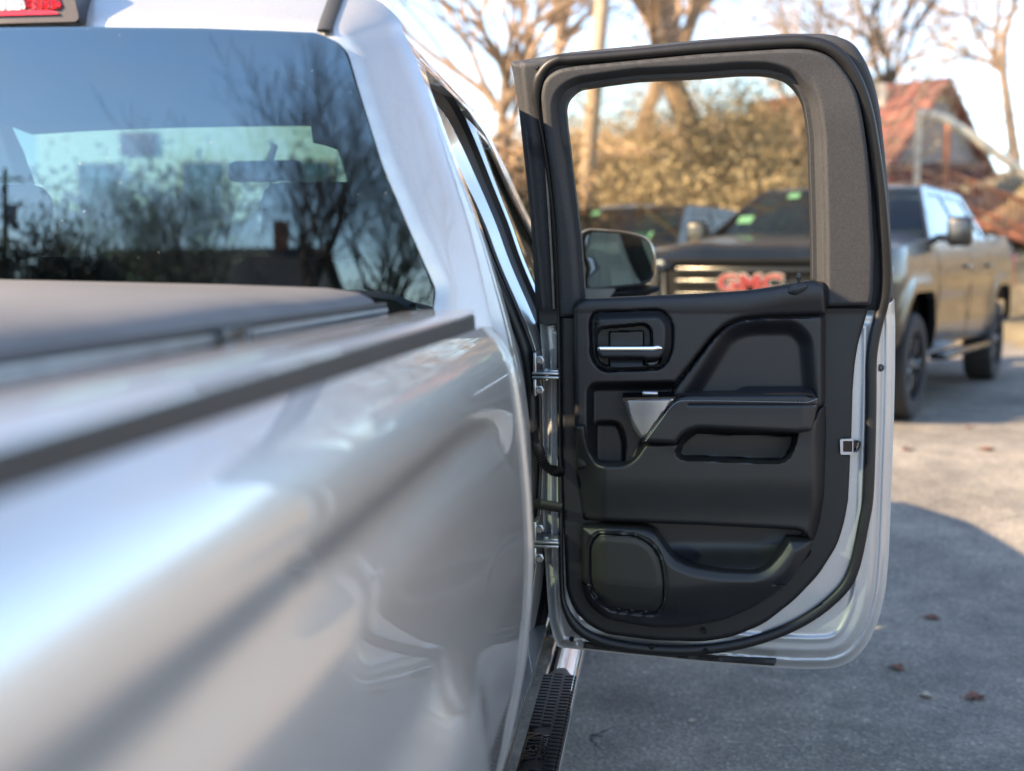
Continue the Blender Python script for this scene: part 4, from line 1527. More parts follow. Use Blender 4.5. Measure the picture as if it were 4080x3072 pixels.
# ================================================================== PARKED BLACK PICKUPS (local frame: +Y forward, front axle at the origin)
def pickup(name, label, loc, rz, emblem, group=None):
    t = empty(name, loc, label, 'truck', group)
    t.rotation_euler = (0, 0, rz)
    W = 1.02

    def arch(yc):
        return rp([(yc - .62, .30), (yc - .54, .66), (yc - .38, .98, .14), (yc + .38, .98, .14), (yc + .54, .66), (yc + .62, .30)], .05, 5)
    a1, a2 = arch(0), arch(-3.73)
    zt = [(.90, 1.15), (.72, 1.28), (.2, 1.345), (-.62, 1.40), (-3.22, 1.42), (-3.26, 1.47), (-4.86, 1.48)]
    low = [(-4.90, .60), (-4.38, .58)]
    low += [tuple(p) for p in a2[a2[:, 1] > .5]] + [(-3.13, .50), (-.58, .50)] + [tuple(p) for p in a1[a1[:, 1] > .5]] + [(.62, .55), (.90, .60)]
    ol = low + zt
    pz = np.array([.45, .55, .7, .95, 1.08, 1.16, 1.26, 1.38, 1.50])
    pxx = np.array([.93, .97, 1.0, 1.015, 1.02, 1.01, .995, .96, .92])

    def mp(s):
        def f(A):
            x = np.interp(A[:, 1], pz, pxx)
            x = x - .22 * sstep(.35, .98, A[:, 0]) ** 1.5 - .05 * sstep(-4.4, -4.95, A[:, 0])
            d = np.minimum(pdist(A, a1), pdist(A, a2))
            x = x + .03 * (1 - sstep(.04, .13, d))
            x = x - .02 * sstep(.55, .9, A[:, 1]) * (1 - sstep(.9, .98, A[:, 1])) * sstep(-3.1, -2.9, A[:, 0]) * (1 - sstep(-.75, -.6, A[:, 0]))
            return np.stack([s * x, A[:, 0], A[:, 1]], 1)
        return f
    g = Geo()
    for s in (1, -1):
        g.patch(ol, mp(s), .05, skirt=(-.06 * s, 0, 0))
    # hood
    def hood(y, x):
        z = float(np.interp(y, [q[0] for q in zt[3::-1]][::1] if False else [-.62, .2, .72, .90], [1.40, 1.345, 1.28, 1.15]))
        w = .96 - .22 * float(sstep(.35, .98, y)) ** 1.5
        return (x * w, y, z + .05 * (1 - x * x) + .025 * float(sstep(.35, .45, abs(x)) * (1 - sstep(.75, .9, abs(x)))))
    g.grid(hood, [-.68, -.4, -.1, .2, .45, .6, .72, .80, .86, .90], np.linspace(-1, 1, 17))
    # cab shell above the belt: pillars and roof
    zr = 1.90

    def roof(y, x):
        k = float(sstep(-1.3, -1.55, y) * (1 - sstep(-2.95, -3.12, y)))
        return (x * .70, y, zr - .045 + .045 * k - .035 * x * x)
    g.grid(roof, np.linspace(-1.30, -3.08, 12), np.linspace(-1, 1, 9))
    B = {'a0': (-.55, .945, 1.325), 'a1': (-1.32, .70, 1.83), 'c1': (-3.06, .70, 1.83), 'c0': (-3.20, .945, 1.36)}
    gx = lambda z: .955 - .255 * (z - 1.39) / .46
    for s in (1, -1):
        sol = [(-.52, 1.39), (-1.30, 1.835), (-1.5, 1.872), (-2.9, 1.872), (-3.08, 1.835), (-3.22, 1.41)]
        w1 = rp([(-.86, 1.435), (-1.40, 1.785), (-1.98, 1.80), (-1.98, 1.435)], .03, 3)
        w2 = rp([(-2.10, 1.435), (-2.10, 1.80), (-2.92, 1.785), (-3.03, 1.45)], .03, 3)
        g.patch(sol, lambda A: np.stack([s * gx(A[:, 1]), A[:, 0], A[:, 1]], 1), .06, holes=[w1, w2], skirt=(-.03 * s, 0, 0))
    # back of the cab, bed inner walls
    g.grid(lambda z, x: (x * (gx(z) if z > 1.36 else .95), -3.21 + .13 * max(0, (z - 1.36)) / .5, z), [.9, 1.36, 1.40], [-1, 0, 1])
    g.box((0, -4.88, 1.10), (1.86, .05, .62), .02)
    body = g.build('body', 'black_paint', t, angle=40)
    for s in (1, -1):
        for k, w in enumerate((w1, w2)):
            Geo().patch(w, lambda A: np.stack([s * (gx(A[:, 1]) - .012), A[:, 0], A[:, 1]], 1), .15).build('side_window', 'car_glass', t)
    Geo().grid(lambda q, x: (x * (.90 - .20 * q), -.60 - .74 * q - .14 * x * x * (1 - q * .4) + .10, 1.395 + .45 * q + .015 * math.sin(q * 3.1)), np.linspace(0, 1, 7), np.linspace(-1, 1, 11)).build('windshield', 'car_glass', t)
    Geo().grid(lambda q, x: (x * (.88 - .19 * q), -3.215 + .12 * q, 1.43 + .40 * q), [0, 1], [-1, 0, 1]).build('rear_window', 'car_glass', t)
    # interior
    Geo().box((0, -1.9, .92), (1.7, 2.4, .5), .03).box((0, -.85, 1.22), (1.6, .35, .22), .05).build('interior', 'interior_dark', t)
    for s in (-.42, .42):
        st = Geo().box((s, -1.95, 1.34), (.5, .16, .62), .06, rx=R(14), seg=3).build('front_seat', 'fabric_dark', t)
        Geo().box((s, -2.04, 1.70), (.26, .10, .16), .04, seg=3).build('headrest', 'fabric_dark', st)
    # stickers on the windshield
    for (x, q, w_, h_) in ((.30, .80, .10, .12), (-.55, .16, .26, .16), (.62, .30, .13, .14)):
        Geo().grid(lambda a, b: (x + b, -.60 - .74 * (q + a) - .14 * (x / .85) ** 2 + .108, 1.397 + .45 * (q + a) + .015 * math.sin((q + a) * 3.1)), [0, h_], [0, w_]).build('price_sticker', 'sticker_green', t)
    # nose: grille, bars, lamps, bumper
    gr = Geo().patch(rp([(-.66, .78, .05), (.66, .78, .05), (.70, 1.20, .05), (-.70, 1.20, .05)], .03), lambda A: np.stack([A[:, 0], .905 - .10 * A[:, 0] ** 2, A[:, 1]], 1), .06, skirt=(0, -.1, 0)).build('grille', 'grille_black', t)
    for z in (.86, .95, 1.05, 1.14):
        Geo().tube([(x, .93 - .10 * x * x, z) for x in np.linspace(-.60, .60, 9)], (.010, .022), 6, up=(0, 0, 1)).build('grille_bar', 'gloss_black', gr)
    Geo().tube([(x, .935 - .10 * x * x, z) for x, z in list(zip(np.linspace(-.68, .68, 9), [1.21] * 9))], .018, 6).build('grille_surround', 'grille_black', gr)
    for s in (1, -1):
        lp = rp([(.70, .90), (.93, .95), (.95, 1.18, .04), (.72, 1.22, .03)], .03, 4)
        h = Geo().patch(lp, lambda A: np.stack([s * A[:, 0], .87 - .9 * np.clip(A[:, 0] - .70, 0, 1) ** 1.35, A[:, 1]], 1), .03, skirt=(0, -.08, 0)).build('headlight', 'headlight_lens', t)
        Geo().box((s * .78, .858, 1.07), (.06, .02, .10), .008).build('lamp_projector', 'gloss_black', h)
        Geo().box((s * .83, .83, .58), (.18, .06, .10), .02).build('fog_lamp', 'headlight_lens', t)
    g = Geo()
    g.grid(lambda z, x: (x * .98, .97 - .26 * abs(x) ** 3 - .03 * abs(z - .6) / .15, z), [.40, .46, .56, .66, .75, .79], np.linspace(-1, 1, 15))
    g.build('front_bumper', 'black_paint', t)
    if emblem:
        m_ = Matrix.Translation((0, .945, 1.045)) @ Matrix.Rotation(R(180), 4, 'Z') @ Matrix.Rotation(R(90), 4, 'X')
        text_mesh(emblem, .165, .012, m_, 'grille_lettering', 'emblem_red', gr, 1.35, .006)
        text_mesh(emblem, .165, .006, Matrix.Translation((0, -.010, 0)) @ m_, 'lettering_outline', 'chrome', gr, 1.35, .014)
    # mirrors, handles, step boards
    for s in (1, -1):
        o = Geo().box((s * 1.13, -.82, 1.45), (.20, .10, .24), .04, seg=3).tube([(s * .95, -.80, 1.40), (s * 1.08, -.81, 1.40)], .03, 8).build('side_mirror', 'black_paint', t)
        Geo().box((s * 1.13, -.872, 1.45), (.16, .006, .19), .002).build('mirror_glass', 'mirror_glass', o)
        for y in (-1.80, -2.92):
            Geo().tube([(s * 1.0, y - .10, 1.17), (s * 1.035, y - .07, 1.17), (s * 1.035, y + .07, 1.17), (s * 1.0, y + .10, 1.17)], .014, 6).build('door_handle', 'gloss_black', t)
        Geo().box((s * .99, -1.86, .43), (.14, 2.1, .05), .015).build('running_board', 'gloss_black', t)
        for y in (-.66, -2.04, -3.12):
            Geo().tube([(s * (float(np.interp(z, pz, pxx)) + .001), y, z) for z in (.56, .8, 1.0, 1.15, 1.3)], .004, 4).build('door_gap', 'rubber', t)
    Geo().box((0, -2.0, .55), (1.5, 5.2, .2), .03).build('chassis', 'interior_dark', t)
    Geo().tube([(.82, -.35, 1.30), (.83, -.37, 1.78)], .004, 5).build('antenna', 'gloss_black', t)
    for s in (1, -1):
        for y in (0, -3.73):
            wheel((s * .86, y, .41), s, t, 'black_alloy', .41, .28, .27, 6)
        Geo().box((s * .93, -4.87, 1.12), (.10, .06, .36), .02).build('tail_lamp', 'red_lens', t)
    return t


# front-left wheel of the near one stands about 9.5 m out
ang = R(23.6)
fwd = np.array([-math.sin(ang), -math.cos(ang)])          # driving direction, towards the camera
lft_ = np.array([-fwd[1], fwd[0]])                          # driver's side = right in the photo
p0 = np.array([1.86, 9.5]) - lft_ * .86 + np.array([-.06, 0])
rzz = math.atan2(-fwd[0], fwd[1])
pickup('black_pickup_truck', 'black pickup truck with red letters on its grille', (p0[0], p0[1], .26), rzz, 'GMC', 'black trucks parked across the lot')
p1_ = p0 - lft_ * 3.05 - fwd * 2.15
pickup('black_pickup_truck', 'black pickup truck parked farther back, seen behind the door mirror', (p1_[0], p1_[1], .25), rzz, None, 'black trucks parked across the lot')

# ================================================================== TREES
def grow(rng, base, d0, r0, L0, levels, spread, nkids, upb=.15, wig=.16, minr=.006):
    """returns thick and thin branch segment chains"""
    thick, thin = [], []

    def rec(p, d, r, L, lev):
        n = 5 if lev < 2 else (4 if lev < 4 else 3)
        pts, rr = [p], [r]
        kids = []
        for i in range(n):
            d = d + rng.normal(0, wig, 3) + np.array([0, 0, upb * .3])
            d = d / np.linalg.norm(d)
            p = p + d * L / n
            r2 = r * (1 - .55 * (i + 1) / n)
            pts.append(p)
            rr.append(max(r2, minr))
            if i >= (1 if lev else 2):
                kids.append((p, d.copy(), r2))
        (thick if lev <= 1 else thin).append((np.array(pts), np.array(rr), 7 if lev == 0 else (5 if lev <= 1 else 3)))
        if lev >= levels:
            return
        k = nkids[min(lev, len(nkids) - 1)]
        for j in range(k):
            bp, bd, br = kids[min(int(rng.integers(0, len(kids))), len(kids) - 1)] if j else kids[-1]
            ax = rng.normal(0, 1, 3)
            ax -= bd * (ax @ bd)
            ax /= np.linalg.norm(ax)
            s = spread * rng.uniform(.55, 1.25) * (.45 if j == 0 else 1)
            nd = bd * math.cos(s) + ax * math.sin(s) + np.array([0, 0, upb])
            nd /= np.linalg.norm(nd)
            rec(bp, nd, br * rng.uniform(.62, .85), L * rng.uniform(.58, .85), lev + 1)
    rec(np.array(base, float), np.array(d0, float) / np.linalg.norm(d0), r0, L0, 0)
    return thick, thin


def chains(ch):
    g = Geo()
    for p, r, n in ch:
        g.tube(p, r, n, cap=False)
    return g


def leaves(rng, centers, n, spread, size):
    c = centers[rng.integers(0, len(centers), n)] + rng.normal(0, 1, (n, 3)) * spread
    a = rng.normal(0, 1, (n, 3))
    a /= np.linalg.norm(a, axis=1)[:, None]
    b = np.cross(a, rng.normal(0, 1, (n, 3)))
    b /= np.linalg.norm(b, axis=1)[:, None]
    s = size * rng.uniform(.5, 1.4, n)[:, None]
    V = np.stack([c - a * s, c + b * s * .5, c + a * s, c - b * s * .5], 1).reshape(-1, 3)
    F = np.arange(4 * n).reshape(-1, 4)
    return V, F


def add_mesh_np(name, V, F, m_, parent):
    me = bpy.data.meshes.new(name)
    k = F.shape[1]
    me.vertices.add(len(V))
    me.vertices.foreach_set('co', V.astype(np.float32).ravel())
    me.loops.add(F.size)
    me.loops.foreach_set('vertex_index', F.astype(np.int32).ravel())
    me.polygons.add(len(F))
    me.polygons.foreach_set('loop_start', np.arange(0, F.size, k, dtype=np.int32))
    me.update(calc_edges=True)
    me.validate()
    me.materials.append(M[m_])
    o = bpy.data.objects.new(name, me)
    COL.objects.link(o)
    o.parent = parent
    return o


def tree(name, label, base, h, r, seed, bark='bark_tan', twig='twig_tan', lean=(0, 0), levels=5, spread=.62, kids=(6, 4, 3, 3, 3), leafm=None, nleaf=0, lsize=.06, group=None, upb=.15, wig=.16):
    rng = np.random.default_rng(seed)
    t = empty(name, base, label, 'tree', group)
    th, tn = grow(rng, (0, 0, -.1), (lean[0], lean[1], 1), r, h * .42, levels, spread, kids, upb, wig, minr=max(.005, r * .022))
    chains(th).build('trunk', bark, t)
    cr_ = chains(tn).build('crown', twig, t, smooth=False)
    if leafm:
        tips = np.array([c[0][-1] for c in tn])
        V, F = leaves(rng, tips, nleaf, .22, lsize)
        add_mesh_np('leaves', V, F, leafm, cr_)
    return t


def on_hill(u, v, y):
    q = at(u, v, y)
    return (float(q[0]), float(y), float(hz(q[0], y)))


G1 = 'bare trees beyond the parked trucks'
K5 = (10, 6, 4, 3, 3)
tree('bare_tree', 'big leaning tree with dark trunk on the bank behind the parked trucks', on_hill(2735, 850, 21.5), 9.5, .27, 6, 'bark_dark', 'twig_tan', (.03, .05), 5, .62, (8, 6, 4, 3, 3), 'dry_foliage', 2000, .07, G1, .0, .24)
tree('bare_tree', 'tall tan tree rising above the middle of the open door', on_hill(2870, 500, 25), 12, .34, 8, 'bark_tan', 'twig_tan', (0.02, 0), 5, .68, K5, 'autumn_foliage', 1200, .06, G1, .2)
tree('bare_tree', 'bare tan tree right of the utility pole', on_hill(2560, 500, 30), 11, .22, 21, 'bark_tan', 'twig_tan', (-.05, 0), 5, .7, K5, 'autumn_foliage', 1200, .06, G1, .1)
tree('bare_tree', 'bare twiggy tree seen between the cab and the open door', on_hill(1985, 600, 22), 9.5, .17, 33, 'bark_tan', 'twig_tan', (0, 0), 5, .7, K5, 'autumn_foliage', 1800, .06, G1, .12)
tree('bare_tree', 'slender bare tree behind the roof ridge of the house', on_hill(3600, 300, 44), 15, .24, 41, 'bark_dark', 'twig_dark', (0, 0), 5, .66, (9, 5, 4, 3, 2), None, 0, .06, G1)
tree('bare_tree', 'bare tree with crooked limbs at the right edge, over the deck', on_hill(4060, 500, 42), 14, .22, 52, 'bark_tan', 'twig_tan', (.04, 0), 5, .75, (10, 5, 4, 3, 2), None, 0, .06, G1, .08, .22)
tree('bare_tree', 'bare tree reaching over the corner of the open door frame', on_hill(3240, 300, 48), 15, .24, 63, 'bark_dark', 'twig_tan', (.0, 0), 5, .70, (10, 5, 4, 3, 2), 'autumn_foliage', 700, .06, G1)
tree('bare_tree', 'pale bare tree left of the utility pole', on_hill(2200, 400, 34), 12, .20, 71, 'bark_tan', 'twig_tan', (.03, 0), 5, .70, (10, 5, 4, 3, 3), 'autumn_foliage', 1600, .06, G1)

# dry brush over the bank: nobody could count it
def brush():
    rng = np.random.default_rng(3)
    n = 620
    cx_ = rng.uniform(-6, 11, n)
    cy_ = 18 + 17 * rng.random(n) ** .8
    C = []
    for x, y in zip(cx_, cy_):
        if x > at(3200, 800, y)[0] and y < 40:
            continue
        z = float(hz(x, y))
        k = rng.integers(5, 11)
        s = rng.uniform(.35, .9)
        C.append(np.stack([x + rng.normal(0, s, k), y + rng.normal(0, s * .8, k), z + np.abs(rng.normal(.25, .4, k)) * s * 1.3], 1))
    for x, y in zip(rng.uniform(10, 34, 260), 20 + 14 * rng.random(260)):
        C.append(np.stack([x + rng.normal(0, .6, 7), y + rng.normal(0, .5, 7), float(hz(x, y)) + np.abs(rng.normal(.3, .4, 7))], 1))
    C = np.vstack(C)
    V, F = leaves(rng, C, 95000, .24, .055)
    o = add_mesh_np('hillside_brush', V, F, 'dry_foliage', None)
    tag(o, 'dry tan brush covering the bank behind the parked trucks', 'brush', kind='stuff')


brush()


def shrub(label, base, h, w, m_, seed, n=5000, size=.07, stems=14, group=None, stem_m='twig_dark'):
    rng = np.random.default_rng(seed)
    t = empty('shrub', base, label, 'shrub', group)
    g = Geo()
    tips = []
    for i in range(stems):
        a, s = rng.uniform(0, 6.28), rng.uniform(.15, 1)
        e = np.array([math.cos(a) * w * s, math.sin(a) * w * s * .8, h * (1 - .45 * s * s) * rng.uniform(.8, 1.1)])
        mid = e * .5 + np.array([0, 0, h * .12])
        pts = cr([(0, 0, 0), mid, e], False, 4)
        g.tube(pts, np.linspace(.025, .006, len(pts)), 4, cap=False)
        tips += [pts[j] for j in range(3, len(pts))]
    g.build('stems', stem_m, t)
    V, F = leaves(rng, np.array(tips), n, .16 * h, size)
    add_mesh_np('foliage', V, F, m_, t)
    return t


q = at(2035, 950, 15.0)
shrub('dry tan shrub seen in the gap between the cab and the open door', (q[0], 15.0, .24), 2.6, 1.6, 'autumn_foliage', 5, 8000, .05, 40)
q = at(2520, 900, 19.5)
shrub('tall straw-coloured shrub right of the utility pole', (q[0], 19.5, float(hz(q[0], 19.5))), 2.2, 1.5, 'dry_foliage', 6, 7000, .055, 40, 'shrubs on the bank')
q = at(3030, 900, 20.0)
shrub('straw-coloured shrub right of the big leaning trunk', (q[0], 20.0, float(hz(q[0], 20.0))), 2.2, 1.5, 'dry_foliage', 9, 7000, .055, 40, 'shrubs on the bank')
q = at(2760, 500, 23.0)
shrub('large straw-coloured shrub tangled round the big leaning trunk', (q[0] + .8, 23.6, float(hz(q[0], 23.6))), 2.6, 2.0, 'dry_foliage', 10, 7000, .06, 40, 'shrubs on the bank')

# ================================================================== UTILITY POLE
a_, b_ = at(2322, 900, 17.0), at(2400, 0, 17.0)
d_ = (b_ - a_) / (b_[2] - a_[2])
pb = a_ + d_ * (float(hz(a_[0], 17)) - .1 - a_[2])
pt = a_ + d_ * (9.5 - a_[2])
UP = empty('utility_pole', tuple(pb), 'tan wooden utility pole seen through the open door window', 'pole')
dd = pt - pb
Geo().tube([dd * k for k in (0, .33, .66, 1)], [.118, .108, .096, .085], 12).build('pole_shaft', 'wood_pole', UP)
Geo().box(tuple(dd * .95), (1.9, .10, .12), .01).build('cross_arm', 'wood_pole', UP)
for k in (-.8, -.3, .3, .8):
    Geo().lathe([(.01, 0), (.04, .02), (.03, .06), (.045, .09), (.02, .13), (0, .14)], tuple(dd * .95 + np.array([k, 0, .06])), 'Z', 10).build('insulator', 'transformer_grey', UP)

# ================================================================== HOUSE ON THE BANK
def house():
    Y0 = 34.0
    A = at(3738, 312, Y0)                       # near end of the ridge
    B = at(3060, 345, Y0 + 3.5)                  # far end of the ridge
    ridge_dir = (B - A)
    ridge_dir[2] = 0
    L = np.linalg.norm(ridge_dir)
    rd = ridge_dir / L
    nd = np.array([rd[1], -rd[0], 0])            # to the front slope
    if nd[1] > 0:
        nd = -nd
    zr = A[2]
    half, drop = 2.6, 2.15
    ze = zr - drop
    base = np.array([A[0], Y0, float(hz(A[0], Y0))])
    t = empty('house', tuple(base), 'grey board house with red roof on the bank behind the black trucks', 'house')
    loc = lambda p: np.asarray(p) - base
    zb = base[2] - 1.2
    f0, f1 = A + nd * half, A + nd * half + rd * L
    b0, b1 = A - nd * half, A - nd * half + rd * L
    st = lambda p, z: np.array([p[0], p[1], z])
    ov = .35
    # walls
    g = Geo()
    g.add([loc(st(f0, zb)), loc(st(f1, zb)), loc(st(f1, ze)), loc(st(f0, ze))], [(0, 1, 2, 3)])
    g.add([loc(st(b0, zb)), loc(st(b1, zb)), loc(st(b1, ze)), loc(st(b0, ze))], [(0, 1, 2, 3)])
    g.add([loc(st(f0, zb)), loc(st(b0, zb)), loc(st(b0, ze)), loc(st(A, zr - .1)), loc(st(f0, ze))], [(0, 1, 2, 3, 4)])
    g.add([loc(st(f1, zb)), loc(st(b1, zb)), loc(st(b1, ze)), loc(st(A + rd * L, zr - .1)), loc(st(f1, ze))], [(0, 1, 2, 3, 4)])
    wall = g.build('wall', 'grey_boards', t, False)
    # boards of the gable end
    N = 22
    for i in range(N):
        s = -1 + 2 * (i + .5) / N
        c = A + nd * half * s - rd * .012
        top = zr - .12 - drop * abs(s)
        w = 2 * half / N * .90
        p, q_ = c - nd * w / 2, c + nd * w / 2
        off = -rd * .03
        V = [st(p, zb), st(q_, zb), st(q_, top), st(p, top)]
        V2 = [v + off for v in V]
        Geo().add([loc(v) for v in V + V2], [(4, 5, 6, 7), (0, 1, 5, 4), (1, 2, 6, 5), (2, 3, 7, 6), (3, 0, 4, 7)]).build('board', 'grey_boards', wall, False)
    # roof slopes as standing seam panels
    th = .10
    for sgn in (1, -1):
        n_ = nd * sgn
        e0 = A - rd * ov + n_ * (half + ov)
        r0 = A - rd * ov
        zlow = zr - drop * (half + ov) / half
        V = [st(r0, zr), st(r0 + rd * (L + 2 * ov), zr), st(e0 + rd * (L + 2 * ov), zlow), st(e0, zlow)]
        V2 = [v - np.array([0, 0, th]) for v in V]
        o = Geo().add([loc(v) for v in V + V2], [(0, 1, 2, 3), (4, 7, 6, 5), (0, 3, 7, 4), (1, 2, 6, 5), (2, 3, 7, 6)]).build('roof', 'red_roof', t, False)
        k = 16
        for i in range(k + 1):
            p = r0 + rd * (L + 2 * ov) * i / k
            q_ = e0 + rd * (L + 2 * ov) * i / k
            Geo().tube([loc(st(p, zr + .02)), loc(st(q_, zlow + .02))], .022, 4).build('roof_seam', 'red_roof', o)
    # vent pipe on the front slope
    pv = A + rd * L * .22 + nd * half * .30
    zv = zr - drop * .30
    Geo().tube([loc(st(pv, zv - .1)), loc(st(pv, zv + .55))], .12, 10).build('vent_pipe', 'cream_paint', t)
    # cream fascia along the near rake and the eave
    Geo().tube([loc(st(A - rd * (ov + .02), zr - .06)), loc(st(A - rd * (ov + .02) + nd * (half + ov), zlow - .06))], (.03, .09), 6, up=(0, 0, 1)).build('fascia', 'dark_red', t)
    e_ = A + nd * (half + ov + .03)
    Geo().tube([loc(st(e_ - rd * ov, zlow - .03)), loc(st(e_ + rd * (L + ov), zlow - .03))], .08, 6).build('gutter', 'cream_paint', t)
    # window in the front wall
    for fpos in (.3, .68):
        c = f0 + rd * L * fpos + nd * .02
        V = [st(c + rd * sx * .45, ze - 1.35 + sz) for sx, sz in ((-1, 0), (1, 0), (1, 1.0), (-1, 1.0))]
        w = Geo().add([loc(v) for v in V], [(0, 1, 2, 3)]).build('window', 'car_glass', wall, False)
        Geo().tube([loc(v + nd * .03) for v in V], .05, 4, closed=True).build('window_frame', 'cream_paint', w)
    return t


house()


def deck():
    """cream sloping handrail and red stained deck at the right edge"""
    Y0 = 27.0
    base = at(3800, 900, Y0)
    base = np.array([base[0], Y0, float(hz(base[0], Y0))])
    t = empty('deck_stair', tuple(base), 'red stained deck and stair with a cream sloping beam, far right', 'deck')
    L = lambda u, v, y=Y0: at(u, v, y) - base
    Geo().tube([L(3652, 452), L(3700, 456), L(3768, 474)], .10, 8).build('porch_beam', 'cream_paint', t)
    Geo().tube([L(3768, 474), L(3900, 560), L(4080, 690), L(4400, 920)], .105, 8).build('sloping_beam', 'cream_paint', t)
    # porch posts
    for (u, v0) in ((3660, 460), (3775, 480), (4180, 770)):
        p = L(u, v0)
        Geo().tube([p, np.array([p[0], p[1] + .0, -1.0])], .07, 8).build('post', 'cream_paint' if u < 3700 else 'red_stain', t)
    # deck rails and balusters
    for (v0, v1) in ((690, 840), (800, 950)):
        Geo().tube([L(3790, v0), L(4400, v0 + (v1 - v0) * 1.6)], (.05, .07), 6, up=(0, 0, 1)).build('deck_rail', 'red_stain', t)
    for i in range(24):
        u = 3796 + i * 24
        k = (u - 3790) / 610
        Geo().tube([L(u, 690 + 240 * k), L(u, 800 + 240 * k)], .028, 4).build('baluster', 'red_stain', t)
    a, b = L(3790, 830), L(4400, 1040)
    V = [a, b, b + np.array([0, 2.5, 0]), a + np.array([0, 2.5, 0])]
    Geo().add(V + [v - np.array([0, 0, .2]) for v in V], [(0, 1, 2, 3), (4, 7, 6, 5), (0, 1, 5, 4), (1, 2, 6, 5), (0, 4, 7, 3)]).build('deck_floor', 'red_stain', t, False)
    Geo().box((L(3740, 690)[0], L(3740, 690)[1] + 1.4, L(3740, 700)[2]), (2.6, .06, .75), .01).build('porch_screen', 'dark_red', t)


deck()

# ================================================================== PALE BUILDING AHEAD, seen through the cab
def pale_building():
    Y0 = 30.0
    a, b = at(150, 700, Y0), at(1500, 700, Y0)
    w = b[0] - a[0]
    c = (a[0] + b[0]) / 2
    t = empty('white_building', (c, Y0 + 3, .26), 'long white building ahead of the silver truck, seen through its cab', 'building')
    Geo().box((0, 0, 2.6), (w, 6, 5.2), .02).build('wall', 'white_wall', t)
    Geo().box((0, 0, 5.35), (w + .8, 6.8, .3), .05).build('roof', 'dark_roof', t)
    for k in range(3):
        x = -w / 2 + w * (k + .6) / 3.2
        o = Geo().box((x, -3.02, 3.0), (1.1, .06, 1.5), .01).build('window', 'car_glass', t)
        Geo().box((x, -3.06, 2.22), (1.3, .12, .08), .01).build('window_sill', 'cream_paint', o)
        Geo().tube([(x - .58, -3.05, 2.2), (x - .58, -3.05, 3.78), (x + .58, -3.05, 3.78), (x + .58, -3.05, 2.2)], .05, 4).build('frame', 'cream_paint', o)
    Geo().box((w * .28, -3.03, 1.1), (1.1, .08, 2.2), .01).build('door', 'dark_red', t)
    Geo().box((-w * .19, -3.04, 4.25), (1.0, .06, .6), .01).build('wall_panel', 'dark_red', t)


pale_building()
for k, (x, lab) in enumerate(((-2.2, 'first'), (-4.0, 'second'), (-5.8, 'third'), (-7.6, 'fourth'), (-9.4, 'fifth'))):  # added row, covers the bright lower part of the view through the cab
    shrub('added dark evergreen shrub darkening the view through the cab, %s from the right in its row' % lab, (x, 13.5 + .2 * k, .26), 1.95, 1.25, 'dark_foliage', 130 + k, 9000, .05, 40, 'added dark evergreen row darkening the view through the cab')

# ================================================================== BEHIND THE CAMERA (mirrored in the rear window and the paint)
G2 = 'bare trees behind the camera, mirrored in the glass'
tree('bare_tree', 'tallest bare tree mirrored at the right side of the rear window', (-6.9, -24, 0), 7.2, .24, 101, 'bark_dark', 'twig_dark', (.02, 0), 5, .70, (10, 5, 4, 3, 3), None, 0, .06, G2)
tree('bare_tree', 'bare tree mirrored in the middle of the rear window', (-9.4, -25, 0), 5.6, .16, 102, 'bark_dark', 'twig_dark', (-.03, 0), 5, .70, (9, 5, 4, 3, 3), None, 0, .06, G2)
tree('bare_tree', 'small bare tree mirrored above the dark hedge in the rear window', (-12.0, -25, 0), 5.0, .14, 103, 'bark_dark', 'twig_dark', (0, 0), 5, .75, (9, 5, 4, 3, 3), None, 0, .06, G2)
tree('bare_tree', 'forked bare tree mirrored beside the C pillar in the rear window', (-4.9, -24.5, 0), 6.0, .18, 104, 'bark_dark', 'twig_dark', (.05, 0), 5, .72, (10, 5, 4, 3, 3), None, 0, .06, G2)
G3 = 'dark evergreen shrubs behind the camera'
shrub('dark shrub mirrored in the lower right corner of the rear window', (-4.2, -23, 0), 2.3, 1.8, 'dark_foliage', 115, 9000, .08, 40, G3)
shrub('dark shrub mirrored low at the left of the rear window', (-15.2, -22, 0), 3.3, 1.8, 'dark_foliage', 111, 12000, .08, 40, G3)
shrub('dark shrub mirrored beside the utility pole in the rear window', (-13.0, -22.5, 0), 3.5, 1.8, 'dark_foliage', 112, 12000, .08, 40, G3)
shrub('dark shrub mirrored low in the middle of the rear window', (-10.8, -22, 0), 2.5, 1.7, 'dark_foliage', 113, 10000, .08, 40, G3)
shrub('dark shrub mirrored near the right side of the rear window', (-8.0, -22.5, 0), 2.0, 1.7, 'dark_foliage', 114, 8000, .08, 40, G3)

UP2 = empty('utility_pole', (-24.6, -40.0, 0), 'dark utility pole with a transformer mirrored at the left of the rear window', 'pole')
Geo().tube([(0, 0, 0), (.05, 0, 4), (.1, 0, 8.0)], [.16, .14, .11], 10).build('pole_shaft', 'bark_dark', UP2)
for z in (7.6, 6.6):
    Geo().box((.1, 0, z), (1.7, .1, .12), .01).build('cross_arm', 'bark_dark', UP2)
Geo().lathe([(0, -.4), (.22, -.4), (.24, -.3), (.24, .3), (.2, .42), (0, .44)], (.42, 0, 6.2), 'Z', 16).build('transformer', 'transformer_grey', UP2)
for z, dy in ((7.7, .0), (6.7, .1)):
    Geo().tube([(x, dy, z - .35 * (1 - ((x - 17) / 20) ** 2) * 1) for x in np.linspace(-18, 36, 16)], .010, 4).build('overhead_wire', 'cable', UP2)


